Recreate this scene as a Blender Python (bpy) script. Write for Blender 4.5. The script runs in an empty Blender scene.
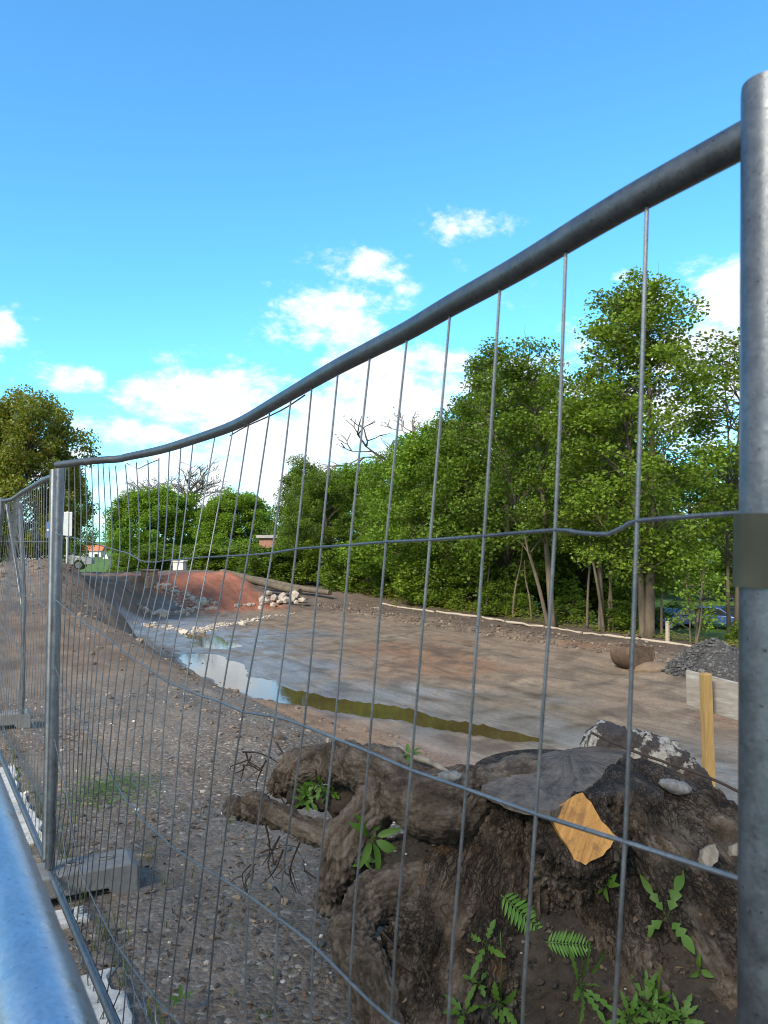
import bpy, bmesh, math, random
import numpy as np
from mathutils import Vector, Matrix, noise as mnoise

R = math.radians
rng = np.random.default_rng(7)
random.seed(7)
scene = bpy.context.scene
COL = scene.collection

# ------------------------------------------------------------------ camera
CAMZ, F = 1.63, 773.0
PITCH = math.atan(28 / F)
cam_d = bpy.data.cameras.new("camera")
cam_d.sensor_fit = 'VERTICAL'; cam_d.sensor_height = 36; cam_d.sensor_width = 27
cam_d.lens = F / 1024 * 36
cam_d.clip_start = 0.02; cam_d.clip_end = 3000
cam_d.dof.use_dof = True; cam_d.dof.focus_distance = 4.5; cam_d.dof.aperture_fstop = 13
cam = bpy.data.objects.new("camera", cam_d); COL.objects.link(cam)
cam.location = (0, 0, CAMZ); cam.rotation_euler = (math.pi / 2 + PITCH, 0, 0)
scene.camera = cam

# ------------------------------------------------------------------ light
SUN_AZ, SUN_EL = R(215), R(38)      # azimuth clockwise from +Y: behind the camera, to the left
SKY_STRENGTH, SUN_STRENGTH, EXPOSURE = 0.10, 3.0, 1.08
sdir = Vector((math.sin(SUN_AZ) * math.cos(SUN_EL), math.cos(SUN_AZ) * math.cos(SUN_EL), math.sin(SUN_EL)))
sl = bpy.data.lights.new("sun", 'SUN'); sl.energy = SUN_STRENGTH; sl.angle = R(14); sl.color = (1, .90, .74)
so = bpy.data.objects.new("sun", sl); COL.objects.link(so)
so.rotation_euler = sdir.to_track_quat('Z', 'Y').to_euler()
vs = scene.view_settings
vs.view_transform = 'Standard'; vs.look = 'None'; vs.exposure = EXPOSURE; vs.gamma = 1; vs.use_curve_mapping = False
try:
    scene.cycles.max_bounces = 6; scene.cycles.transparent_max_bounces = 6
    scene.cycles.use_denoising = True; scene.cycles.filter_width = 1.0
except Exception: pass


def ray(px, py):
    x = (px - 384) / F; y = (512 - py) / F
    c, s = math.cos(PITCH), math.sin(PITCH)
    return Vector((x, c - y * s, s + y * c))


def P(px, py, d):
    r = ray(px, py)
    return Vector((0, 0, CAMZ)) + r * (d / r.y)


def PZ(px, py, z):
    r = ray(px, py)
    return Vector((0, 0, CAMZ)) + r * ((z - CAMZ) / r.z)


# ------------------------------------------------------------------ node helpers
class NT:
    def __init__(self, tree):
        self.t = tree; self.n = tree.nodes; self.l = tree.links

    def new(self, typ, **kw):
        nd = self.n.new(typ)
        for k, v in kw.items():
            if k.startswith('i_'):
                key = k[2:]
                key = int(key) if key.isdigit() else key.replace('_', ' ')
                self.put(nd.inputs[key], v)
            else:
                setattr(nd, k, v)
        return nd

    def put(self, sock, v):
        if isinstance(v, bpy.types.NodeSocket): self.l.new(v, sock)
        else: sock.default_value = v

    def math(self, op, a, b=0.0, c=None, clamp=False):
        nd = self.n.new('ShaderNodeMath'); nd.operation = op; nd.use_clamp = clamp
        self.put(nd.inputs[0], a); self.put(nd.inputs[1], b)
        if c is not None: self.put(nd.inputs[2], c)
        return nd.outputs[0]

    def ramp(self, fac, stops, interp='LINEAR'):
        nd = self.n.new('ShaderNodeValToRGB'); cr = nd.color_ramp; cr.interpolation = interp
        while len(cr.elements) < len(stops): cr.elements.new(.5)
        for e, (p, c) in zip(cr.elements, stops):
            e.position = p; e.color = (*c, 1) if len(c) == 3 else c
        self.put(nd.inputs[0], fac)
        return nd.outputs[0]

    def maprange(self, v, a, b, c=0.0, d=1.0, smooth=True):
        nd = self.n.new('ShaderNodeMapRange'); nd.interpolation_type = 'SMOOTHSTEP' if smooth else 'LINEAR'
        for k, x in enumerate((v, a, b, c, d)): self.put(nd.inputs[k], x)
        return nd.outputs[0]

    def mix(self, fac, a, b, blend='MIX'):
        nd = self.n.new('ShaderNodeMix'); nd.data_type = 'RGBA'; nd.blend_type = blend
        self.put(nd.inputs[0], fac); self.put(nd.inputs[6], a); self.put(nd.inputs[7], b)
        return nd.outputs[2]

    def noise(self, vec, scale, detail=6, rough=.6, dist=0.0):
        nd = self.n.new('ShaderNodeTexNoise')
        if vec is not None: self.l.new(vec, nd.inputs['Vector'])
        nd.inputs['Scale'].default_value = scale; nd.inputs['Detail'].default_value = detail
        nd.inputs['Roughness'].default_value = rough; nd.inputs['Distortion'].default_value = dist
        return nd.outputs[0]

    def voro(self, vec, scale, feature='F1', out='Distance'):
        nd = self.n.new('ShaderNodeTexVoronoi'); nd.feature = feature
        if vec is not None: self.l.new(vec, nd.inputs['Vector'])
        nd.inputs['Scale'].default_value = scale
        return nd.outputs[out]


def c4(c): return (c[0], c[1], c[2], 1)


def mat_new(name):
    m = bpy.data.materials.new(name); m.use_nodes = True
    nt = NT(m.node_tree)
    b = m.node_tree.nodes['Principled BSDF']
    return m, nt, b


def simple(name, stops, scale=8, rough=.7, metal=0.0, bump=.3, bscale=None, bdist=.01, stretch=None, detail=8, spec=None, rrange=.1):
    """noise-coloured surface with bump, in object space"""
    m, nt, b = mat_new(name)
    tc = nt.new('ShaderNodeTexCoord').outputs['Object']
    if stretch:
        mp = nt.new('ShaderNodeMapping'); nt.l.new(tc, mp.inputs[0]); mp.inputs['Scale'].default_value = stretch
        tc = mp.outputs[0]
    n1 = nt.noise(tc, scale, detail, .65)
    col = nt.ramp(n1, stops)
    nt.l.new(col, b.inputs['Base Color'])
    n2 = nt.noise(tc, bscale or scale * 3, 8, .7)
    nt.put(b.inputs['Roughness'], nt.maprange(n2, .2, .8, rough - rrange, min(1, rough + rrange), False))
    b.inputs['Metallic'].default_value = metal
    if spec is not None: b.inputs['Specular IOR Level'].default_value = spec
    bp = nt.new('ShaderNodeBump'); bp.inputs['Strength'].default_value = bump; bp.inputs['Distance'].default_value = bdist
    nt.l.new(n2, bp.inputs['Height']); nt.l.new(bp.outputs[0], b.inputs['Normal'])
    return m


# ------------------------------------------------------------------ world: sky with clouds
def build_world():
    w = bpy.data.worlds.new("World"); scene.world = w; w.use_nodes = True
    nt = NT(w.node_tree); bg = w.node_tree.nodes['Background']
    sky = nt.new('ShaderNodeTexSky'); sky.sky_type = 'NISHITA'; sky.sun_disc = False
    sky.sun_elevation = SUN_EL; sky.sun_rotation = SUN_AZ
    sky.air_density = 1.0; sky.dust_density = .4; sky.ozone_density = 1.6
    tc = nt.new('ShaderNodeTexCoord').outputs['Generated']
    sep = nt.new('ShaderNodeSeparateXYZ'); nt.l.new(tc, sep.inputs[0])
    x, y, z = sep.outputs
    az = nt.math('ARCTAN2', x, y); el = nt.math('ARCSINE', z)
    base = nt.mix(1.0, sky.outputs[0], (.60, 1.30, 1.62, 1), 'MULTIPLY')
    # cloud lumps: azimuth/elevation centres (degrees) and half sizes
    def ae(px, py):
        r = ray(px, py).normalized()
        return math.atan2(r.x, r.y), math.asin(r.z)
    lumps = [  # px, py, half-width px, half-height px, weight
        (322, 312, 62, 32, .95), (362, 268, 42, 20, .8), (275, 300, 25, 16, .45), (470, 226, 38, 24, .72), (456, 262, 22, 15, .7),
        (410, 288, 22, 9, .5), (76, 378, 34, 17, 1.0), (1, 325, 17, 24, .85), (28, 318, 24, 6, .45), (108, 324, 16, 6, .5),
        (22, 386, 22, 8, .5), (205, 398, 90, 32, 1.05), (130, 432, 80, 18, .8), (300, 434, 115, 44, 1.2), (400, 392, 75, 58, 1.1),
        (230, 485, 170, 38, 1.05), (60, 470, 70, 40, .8), (730, 295, 40, 34, 1.2), (645, 305, 30, 22, .95), (618, 278, 14, 7, .55), (700, 380, 120, 70, 1.0),
        (540, 420, 130, 80, .9), (740, 46, 30, 7, .42), (735, 73, 22, 5, .40), (620, 330, 16, 8, .6), (100, 360, 20, 10, .25)]
    tot = None
    for px, py, hw, hh, wt in lumps:
        a, e = ae(px, py); k = math.cos(e)
        da = nt.math('DIVIDE', nt.math('SUBTRACT', az, a), hw / F / k * (math.cos(a) ** 1 + .02) * 1.0)
        de = nt.math('DIVIDE', nt.math('SUBTRACT', el, e), hh / F)
        q = nt.math('ADD', nt.math('MULTIPLY', da, da), nt.math('MULTIPLY', de, de))
        g = nt.math('MULTIPLY', nt.math('EXPONENT', nt.math('MULTIPLY', q, -.8)), wt)
        tot = g if tot is None else nt.math('MAXIMUM', tot, g)
    # clouds outside the view, cover raised to whiten the ambient light
    far = nt.noise(tc, 2.6, 3, .5)
    away = nt.maprange(nt.math('ABSOLUTE', az), .75, 1.1)
    low = nt.maprange(el, 1.35, .7)
    oth = nt.math('MULTIPLY', nt.math('MULTIPLY', nt.maprange(far, .36, .52), away), nt.math('MULTIPLY', low, 1.1))
    tot = nt.math('MAXIMUM', tot, oth)
    mp = nt.new('ShaderNodeMapping'); nt.l.new(tc, mp.inputs[0]); mp.inputs['Scale'].default_value = (1, 1, 1.7)
    n1 = nt.noise(mp.outputs[0], 13, 9, .62, .25)
    n2 = nt.noise(mp.outputs[0], 34, 8, .65, .1)
    v = nt.math('ADD', tot, nt.math('MULTIPLY', nt.math('SUBTRACT', n1, .5), 2.1))
    v = nt.math('ADD', v, nt.math('MULTIPLY', nt.math('SUBTRACT', n2, .5), 1.1))
    cover = nt.maprange(v, .34, .98)
    cover = nt.math('MULTIPLY', cover, nt.maprange(tot, .05, .22))
    thick = nt.maprange(nt.math('ADD', v, nt.math('MULTIPLY', n1, .5)), .5, 1.5)
    cc = nt.ramp(thick, [(0, (4.9, 5.7, 6.4)), (.45, (5.5, 5.8, 6.1)), (.85, (5.6, 5.75, 6.0)), (1, (4.8, 5.1, 5.6))])
    fin = nt.mix(nt.math('MULTIPLY', cover, .96), base, cc)
    nt.l.new(fin, bg.inputs[0]); bg.inputs[1].default_value = SKY_STRENGTH


build_world()


# ------------------------------------------------------------------ mesh helpers
class MB:
    def __init__(self): self.v = []; self.f = []; self.n = 0

    def add(self, v, f):
        v = np.asarray(v, float)
        self.v.append(v)
        self.f += [tuple(int(i) + self.n for i in q) for q in f]
        self.n += len(v)

    def box(self, c, size, rot=None):
        sx, sy, sz = (k / 2 for k in size)
        v = np.array([(x, y, z) for x in (-sx, sx) for y in (-sy, sy) for z in (-sz, sz)])
        if rot is not None: v = v @ np.array(rot.to_3x3()).T
        self.add(v + np.array(c), [(0, 1, 3, 2), (4, 6, 7, 5), (0, 4, 5, 1), (2, 3, 7, 6), (0, 2, 6, 4), (1, 5, 7, 3)])

    def tube(self, pts, r, seg=8, caps=True):
        pts = [Vector(p) for p in pts]; n = len(pts)
        rs = [r] * n if np.isscalar(r) else list(r)
        tang = [(pts[min(i + 1, n - 1)] - pts[max(i - 1, 0)]).normalized() for i in range(n)]
        a = Vector((0, 0, 1)) if abs(tang[0].z) < .9 else Vector((1, 0, 0))
        u = tang[0].cross(a).normalized()
        vv = []
        for i in range(n):
            t = tang[i]; u = (u - t * u.dot(t)).normalized(); w = t.cross(u)
            for k in range(seg):
                an = 2 * math.pi * k / seg
                vv.append(pts[i] + (u * math.cos(an) + w * math.sin(an)) * rs[i])
        ff = []
        for i in range(n - 1):
            for k in range(seg):
                k2 = (k + 1) % seg
                ff.append((i * seg + k, i * seg + k2, (i + 1) * seg + k2, (i + 1) * seg + k))
        if caps:
            ff.append(tuple(range(seg - 1, -1, -1))); ff.append(tuple((n - 1) * seg + k for k in range(seg)))
        self.add([tuple(p) for p in vv], ff)

    def build(self, name, mat, parent=None, smooth=False, kind=None, angle=None):
        me = bpy.data.meshes.new(name)
        v = np.concatenate(self.v) if self.v else np.zeros((0, 3))
        me.from_pydata(v.tolist(), [], self.f)
        if smooth: me.polygons.foreach_set('use_smooth', [True] * len(me.polygons))
        if angle: me.set_sharp_from_angle(angle=R(angle))
        return link(name, me, mat, parent, kind)


def link(name, me, mat, parent=None, kind=None):
    o = bpy.data.objects.new(name, me); COL.objects.link(o)
    if mat and not me.materials: me.materials.append(mat)
    if parent: o.parent = parent; o.matrix_parent_inverse = Matrix.Identity(4)
    if kind: o['kind'] = kind
    return o


def tag(o, label, cat, group=None, kind=None):
    o['label'] = label; o['category'] = cat
    if group: o['group'] = group
    if kind: o['kind'] = kind
    return o


def thing(name, label, cat, loc=(0, 0, 0), rot=(0, 0, 0), group=None):
    o = bpy.data.objects.new(name, None); COL.objects.link(o)
    o.location = loc; o.rotation_euler = rot; o.empty_display_size = .2
    return tag(o, label, cat, group)


def bevel(o, w, seg=2):
    m = o.modifiers.new('bevel', 'BEVEL'); m.width = w; m.segments = seg; m.limit_method = 'ANGLE'
    return o


# ------------------------------------------------------------------ numpy noise
def _hash(ix, iy, seed):
    h = (ix * 374761393 + iy * 668265263 + seed * 974711) & 0xffffffff
    h = ((h ^ (h >> 13)) * 1274126177) & 0xffffffff
    return ((h ^ (h >> 16)) & 0xffff) / 65535.0


def vnoise(x, y, seed=0):
    x = np.asarray(x, float); y = np.asarray(y, float)
    ix = np.floor(x).astype(np.int64); iy = np.floor(y).astype(np.int64)
    fx = x - ix; fy = y - iy
    fx = fx * fx * (3 - 2 * fx); fy = fy * fy * (3 - 2 * fy)
    a = _hash(ix, iy, seed); b = _hash(ix + 1, iy, seed); c = _hash(ix, iy + 1, seed); d = _hash(ix + 1, iy + 1, seed)
    return (a * (1 - fx) + b * fx) * (1 - fy) + (c * (1 - fx) + d * fx) * fy


def fbm(x, y, seed=0, oct=4):
    s = 0; amp = .5; tot = 0
    for k in range(oct):
        s = s + vnoise(x * 2 ** k, y * 2 ** k, seed + k) * amp; tot += amp; amp *= .5
    return s / tot - .5


def sm(a, b, x):
    t = np.clip((np.asarray(x, float) - a) / (b - a), 0, 1)
    return t * t * (3 - 2 * t)


# ------------------------------------------------------------------ terrain: s runs along the fence, t away from it into the basin
U = np.array((-.5236, .8520)); N = np.array((.8520, .5236))
T0 = .30 * N[0] + .60 * N[1]


def st(x, y): return x * U[0] + y * U[1], x * N[0] + y * N[1] - T0
def xy(s, t): return s * U[0] + (t + T0) * N[0], s * U[1] + (t + T0) * N[1]


# puddle outlines, (s, t) ellipse lumps filled further down
PUDDLES = []
ZF = -2.87


def puddle_mask(s, t):
    m = np.zeros_like(np.asarray(s, float)) - 1.0
    for (s0, t0, a, b, ang) in PUDDLES:
        c, n = math.cos(ang), math.sin(ang)
        p = ((s - s0) * c + (t - t0) * n) / a; q = (-(s - s0) * n + (t - t0) * c) / b
        m = np.maximum(m, 1 - np.sqrt(p * p + q * q) + fbm(s * .9, t * 1.4, 55, 3) * .55)
    return m


def H(s, t):
    s = np.asarray(s, float); t = np.asarray(t, float)
    w1 = fbm(s * .25, t * .25, 3, 3)
    tc = 2.3 + 1.0 * sm(6, 1, s) + 1.6 * sm(20, 30, s) + 5.0 * sm(36, 48, s) + w1 * .8
    tf = 7.0 + 1.0 * sm(8, 2, s) + 6.0 * sm(36, 48, s) + w1 * 1.2
    zp = .70 * sm(11, 27, s) * (1 - .95 * sm(31, 46, s)) + .18 * sm(27, 34, s) * fbm(s * .2, t * .2, 9, 3)
    zp = zp + sm(9, 15, s) * sm(.8, 2.2, t) * (.32 * fbm(s * .35, t * .8, 61, 4) + .16 * fbm(s * 1.3, t * 1.6, 62, 3)) + .12 * np.exp(-((s - 29) / 5) ** 2 - ((t - 3.2) / 2.2) ** 2)
    zp = zp - .75 * sm(35, 46, s) * sm(4, 9, t)
    zp = zp - .35 * sm(0, 1, t) * sm(14, 4, s) * sm(1.5, 3.6, t)
    zf = ZF + .30 * sm(14, 25, t) + .12 * fbm(s * .12, t * .2, 11, 3)
    # red bank closing the basin
    zf = zf + (2.1 * sm(44.0, 55, s + .35 * (t - 15)) - 1.2 * sm(58, 78, s)) * (1 - .8 * sm(18.5, 22, t) * sm(95, 75, s))
    k = np.clip((t - tc) / (tf - tc), 0, 1)
    k = np.where(k < .5, 2 * k * k, 1 - 2 * (1 - k) ** 2) * .6 + k * .4
    z = zp + (zf - zp) * k
    z = z - 1.9 * sm(27.8, 37, t) * sm(75, 45, s)
    z = z + .06 * sm(22, 25, t) * fbm(s * .6, t * .6, 21, 3)
    # roughness: flat at puddles
    slope = sm(2, 4, t) * sm(10, 7, t)
    z = z + fbm(s * .8, t * .8, 31, 4) * (.085 + .16 * slope + .10 * sm(22, 26, t)) + fbm(s * 3, t * 3, 41, 3) * (.045 + .04 * slope)
    # machine tracks on the floor
    tr = np.sin((t + .25 * s * .2 + fbm(s * .15, t * .15, 71, 2) * 3) * 4.2)
    z = z + .045 * np.abs(tr) ** .6 * np.sign(tr) * sm(9, 12, t) * sm(25, 22, t) * sm(-.08, .10, fbm(s * .1, t * .14, 81, 2))
    if PUDDLES:
        pm = puddle_mask(s, t)
        z = z * (1 - sm(-.45, -.05, pm)) + (ZF - .02 - .08 * sm(-.02, .12, pm) + .012 * fbm(s * 3, t * 3, 91, 3)) * sm(-.45, -.05, pm)
    return z


def Hxy(x, y):
    s, t = st(x, y); return float(H(s, t))


def ground_hit(px, py, dmin=1.0, dmax=200):
    d = np.geomspace(dmin, dmax, 900)
    r = ray(px, py); x = r.x / r.y * d; z = CAMZ + r.z / r.y * d
    s, t = st(x, d); h = H(s, t)
    i = np.argmax(z < h)
    if not (z < h).any(): i = len(d) - 1
    return Vector((x[i], d[i], h[i]))


def add_puddles():
    # (px, py) pairs along the thalweg with half width in px-rows turned into metres on the basin floor
    for pts, b in (([(200, 655), (232, 676)], .95), ([(232, 676), (275, 692)], .85), ([(262, 690), (330, 702)], .72), ([(320, 700), (420, 716)], .80), ([(400, 714), (510, 734)], .55),
                   ([(202, 641), (228, 646)], .9), ([(196, 634), (214, 640)], .7)):
        a, c = (PZ(*q, ZF) for q in pts)
        (s1, t1), (s2, t2) = st(a.x, a.y), st(c.x, c.y)
        L = math.hypot(s2 - s1, t2 - t1) / 2
        PUDDLES.append(((s1 + s2) / 2, (t1 + t2) / 2, L * 1.35 + .3, b, math.atan2(t2 - t1, s2 - s1)))


add_puddles()


def terrain():
    s = np.concatenate([-np.geomspace(60, .6, 22), np.arange(0, 11, .07), np.arange(11, 62, .25), 62 + np.geomspace(.5, 1500, 34)])
    t = np.concatenate([-2 - np.geomspace(500, .4, 26), np.arange(-2, 4.5, .07), np.arange(4.5, 31, .18), 31 + np.geomspace(.5, 1500, 34)])
    S, T = np.meshgrid(s, t, indexing='ij')
    Z = H(S, T)
    X, Y = xy(S, T)
    n, m = S.shape
    v = np.stack([X, Y, Z], -1).reshape(-1, 3)
    idx = np.arange(n * m).reshape(n, m)
    f = np.stack([idx[:-1, :-1], idx[:-1, 1:], idx[1:, 1:], idx[1:, :-1]], -1).reshape(-1, 4)
    me = bpy.data.meshes.new('ground'); me.from_pydata(v.tolist(), [], f.tolist())
    me.polygons.foreach_set('use_smooth', [True] * len(me.polygons))
    if me.polygons[0].normal.z < 0: me.flip_normals()
    # material zones, albedo of each kind of ground
    S = S.ravel(); T = T.ravel()
    w = fbm(S * .5, T * .5, 101, 4) * 2; w2 = fbm(S * .18, T * .3, 102, 4) * 2; w3 = fbm(S * 1.6, T * 1.6, 103, 3) * 2
    col = np.tile(np.array((.160, .132, .106)), (len(S), 1))      # gravelly fill
    wet = np.full(len(S), .12)

    def put(c, k):
        nonlocal col
        k = np.clip(k, 0, 1)[:, None]; col = col * (1 - k) + np.array(c) * k
    put((.150, .108, .074), sm(-.1, .5, w3 + w) * .75)
    put((.105, .082, .066), sm(2.6, 4.4, T + w * 1.0 + w3 * .3))                     # dark soil on the slope
    put((.170, .120, .082), sm(7.5, 10.5, S + w * 2.5) * sm(-.6, 1.0, T + w - .12 * (S - 9)))
    put((.120, .082, .060), sm(9, 12, S) * sm(.0, .35, w3 + w) * .8)      # red-brown bank
    put((.125, .088, .068), sm(14, 20, S) * sm(.1, .5, w))
    put((.215, .135, .095), sm(.15, .5, w2) * sm(10, 14, S) * sm(3, 6, T) * .7)
    fl = sm(6.6, 8.2, T + w * .9 - 5.0 * sm(36, 47, S) - 1.9 * sm(25, 18, S)) * sm(ZF + 1.0, ZF + .45, Z.ravel())
    put((.162, .158, .148), fl)                                        # grey silt
    put((.200, .150, .108), sm(10.5, 14.5, T + w2 * 6 + w * 1.6) * fl)   # sandy brown
    put((.225, .182, .132), sm(.0, .4, w + w3 * .6) * sm(11, 15, T + w2 * 4) * .85)
    put((.205, .115, .066), sm(.22, .5, w2 + w3 * .25) * sm(12, 15, T) * .75)
    put((.105, .078, .060), sm(.12, .4, w3 + .5 * w) * fl * .7)
    put((.110, .083, .066), sm(22.3, 24.2, T + w * .9))
    put((.29, .112, .066), sm(44.6, 46.2, S + .35 * (T - 15) + w * .6) * sm(58, 55, S + .35 * (T - 15) + w) * sm(13.4, 14.6, T + .2 * (S - 48) + w * .6) * sm(20.0, 18.6, T + w * .6))
    put((.130, .095, .072), sm(43, 45, S + .35 * (T - 15) + w) * sm(18.8, 20, T + w * .6))
    put((.110, .082, .065), sm(55, 57, S + .35 * (T - 15) + w))
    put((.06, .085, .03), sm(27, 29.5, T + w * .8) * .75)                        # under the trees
    put((.075, .14, .03), sm(44, 50, S + w) * sm(10, 7, T + w))
    put((.075, .14, .03), sm(66, 74, S + w))
    put((.08, .15, .03), sm(40, 45, T))
    put((.085, .11, .04), sm(0.2, .55, w) * sm(-.1, -.7, T) * .6)
    col = col * (1 - .16 * fl[:, None] * sm(48, 44, S)[:, None])
    wet = np.maximum(wet, .85 * sm(7.8, 9.5, T + w * .8) * sm(17.5, 12.5, T + w2 * 5 + w) * sm(-.5, .2, w3 + w + .35))
    wet = np.maximum(wet, .15 * fl)
    wet = wet * sm(46, 42, S)
    pm = puddle_mask(S, T); wet = np.maximum(wet, .9 * sm(-.35, -.05, pm)); put((.10, .088, .070), sm(-.2, .02, pm) * .8)
    grav = sm(4.2, 2.4, T + w * .8) * sm(11, 7.5, S + w * 2.5) * (.45 + .55 * sm(-.35, .25, w + w3 * .4))
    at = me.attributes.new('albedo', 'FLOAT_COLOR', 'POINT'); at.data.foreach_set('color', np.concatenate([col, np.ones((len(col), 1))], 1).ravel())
    for nm, a in (('wet', wet), ('grit', grav)):
        q = me.attributes.new(nm, 'FLOAT', 'POINT'); q.data.foreach_set('value', a.astype(np.float32))
    m_, nt, b = mat_new('earth')
    pos = nt.new('ShaderNodeNewGeometry').outputs['Position']
    A = nt.new('ShaderNodeAttribute', attribute_name='albedo').outputs['Color']
    W = nt.new('ShaderNodeAttribute', attribute_name='wet').outputs['Fac']
    G = nt.new('ShaderNodeAttribute', attribute_name='grit').outputs['Fac']
    n1 = nt.noise(pos, 1.3, 9, .68); n2 = nt.noise(pos, 14, 8, .7); n3 = nt.noise(pos, 70, 5, .7)
    k = nt.math('MULTIPLY', nt.maprange(n1, .25, .75, .72, 1.32, False), nt.maprange(n2, .25, .75, .62, 1.42, False))
    dt = nt.new('ShaderNodeVectorMath', operation='DOT_PRODUCT'); nt.l.new(pos, dt.inputs[0]); dt.inputs[1].default_value = (U[0], U[1], 0)
    dn = nt.new('ShaderNodeVectorMath', operation='DOT_PRODUCT'); nt.l.new(pos, dn.inputs[0]); dn.inputs[1].default_value = (N[0], N[1], 0)
    drag = nt.noise(nt.new('ShaderNodeCombineXYZ', i_0=nt.math('MULTIPLY', dt.outputs['Value'], .5), i_1=nt.math('MULTIPLY', dn.outputs['Value'], 3.2), i_2=0.0).outputs[0], 1.0, 7, .65, .8)
    k = nt.math('MULTIPLY', k, nt.maprange(drag, .3, .7, .72, 1.25, False))
    c1 = nt.mix(1.0, A, nt.new('ShaderNodeCombineColor', i_0=k, i_1=k, i_2=k).outputs[0], 'MULTIPLY')
    vo = nt.voro(pos, 46, 'F1', 'Color'); vd = nt.voro(pos, 46, 'F1', 'Distance')
    sp = nt.new('ShaderNodeSeparateColor'); nt.l.new(vo, sp.inputs[0])
    peb = nt.ramp(sp.outputs[0], [(0, (.05, .045, .042)), (.3, (.12, .11, .105)), (.55, (.17, .13, .095)), (.75, (.19, .19, .20)), (.93, (.30, .27, .23)), (1, (.5, .48, .44))])
    pk = nt.math('MULTIPLY', G, nt.maprange(sp.outputs[1], .3, .5, 0, .55))
    c2 = nt.mix(pk, c1, peb)
    nt.l.new(c2, b.inputs['Base Color'])
    wn = nt.math('ADD', W, nt.math('MULTIPLY', nt.math('SUBTRACT', n1, .5), .5))
    nt.l.new(nt.maprange(wn, .1, .9, .95, .27, False), b.inputs['Roughness'])
    b.inputs['Specular IOR Level'].default_value = .25
    h = nt.math('ADD', nt.math('MULTIPLY', n2, .035), nt.math('MULTIPLY', n3, .010))
    h = nt.math('ADD', h, nt.math('MULTIPLY', nt.math('MULTIPLY', vd, G), -.016))
    bp = nt.new('ShaderNodeBump'); bp.inputs['Strength'].default_value = .9; bp.inputs['Distance'].default_value = 1.0
    nt.l.new(nt.math('MULTIPLY', h, nt.maprange(W, .2, .9, 1, .35, False)), bp.inputs['Height'])
    nt.l.new(bp.outputs[0], b.inputs['Normal'])
    link('ground', me, m_, kind='structure')


terrain()


def water():
    s = np.arange(8, 40, .2); t = np.arange(5, 16, .2)
    S, T = np.meshgrid(s, t, indexing='ij'); ok = puddle_mask(S, T) > -.12
    X, Y = xy(S, T); n, m = S.shape; idx = np.arange(n * m).reshape(n, m)
    cell = ok[:-1, :-1] | ok[1:, 1:] | ok[1:, :-1] | ok[:-1, 1:]
    f = np.stack([idx[:-1, :-1], idx[:-1, 1:], idx[1:, 1:], idx[1:, :-1]], -1)[cell]
    used = np.unique(f); mp = np.full(n * m, -1); mp[used] = np.arange(len(used))
    v = np.stack([X.ravel()[used], Y.ravel()[used], np.full(len(used), ZF - .055)], -1)
    me = bpy.data.meshes.new('puddle_water'); me.from_pydata(v.tolist(), [], mp[f].tolist())
    if me.polygons[0].normal.z < 0: me.flip_normals()
    m_, nt, b = mat_new('muddy_water')
    pos = nt.new('ShaderNodeNewGeometry').outputs['Position']
    nt.l.new(nt.ramp(nt.noise(pos, .5, 4), [(.3, (.052, .037, .015)), (.7, (.085, .062, .024))]), b.inputs['Base Color'])
    b.inputs['Roughness'].default_value = .02; b.inputs['IOR'].default_value = 1.45
    bp = nt.new('ShaderNodeBump'); bp.inputs['Strength'].default_value = .06; bp.inputs['Distance'].default_value = .02
    nt.l.new(nt.noise(pos, 5, 3), bp.inputs['Height']); nt.l.new(bp.outputs[0], b.inputs['Normal'])
    link('puddle_water', me, m_, kind='structure')


water()

# ------------------------------------------------------------------ shared materials
M = {}


def galvanised(name, lo, hi, rough):
    m, nt, b = mat_new(name)
    tc = nt.new('ShaderNodeTexCoord').outputs['Object']
    n1 = nt.noise(tc, 35, 8, .7); n2 = nt.noise(tc, 220, 4, .6); n3 = nt.noise(tc, 9, 5, .6)
    k = nt.math('ADD', nt.math('MULTIPLY', n1, .6), nt.math('MULTIPLY', n3, .4))
    c = nt.ramp(k, [(.3, lo), (.62, hi)])
    c = nt.mix(nt.maprange(n2, .62, .72), c, c4([q * .45 for q in lo]))
    sep = nt.new('ShaderNodeSeparateColor'); nt.l.new(nt.voro(tc, 260, 'F1', 'Color'), sep.inputs[0])
    kk = nt.math('MULTIPLY', nt.maprange(sep.outputs[0], 0, 1, .90, 1.10, False), nt.maprange(nt.noise(tc, 3.5, 6, .7), .3, .7, .75, 1.2, False))
    c = nt.mix(1.0, c, nt.new('ShaderNodeCombineColor', i_0=kk, i_1=kk, i_2=kk).outputs[0], 'MULTIPLY')
    nt.l.new(c, b.inputs['Base Color']); b.inputs['Metallic'].default_value = .85
    nt.l.new(nt.maprange(n1, .3, .7, rough - .1, rough + .12, False), b.inputs['Roughness'])
    bp = nt.new('ShaderNodeBump'); bp.inputs['Strength'].default_value = .25; bp.inputs['Distance'].default_value = .001
    nt.l.new(n2, bp.inputs['Height']); nt.l.new(bp.outputs[0], b.inputs['Normal'])
    return m


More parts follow.
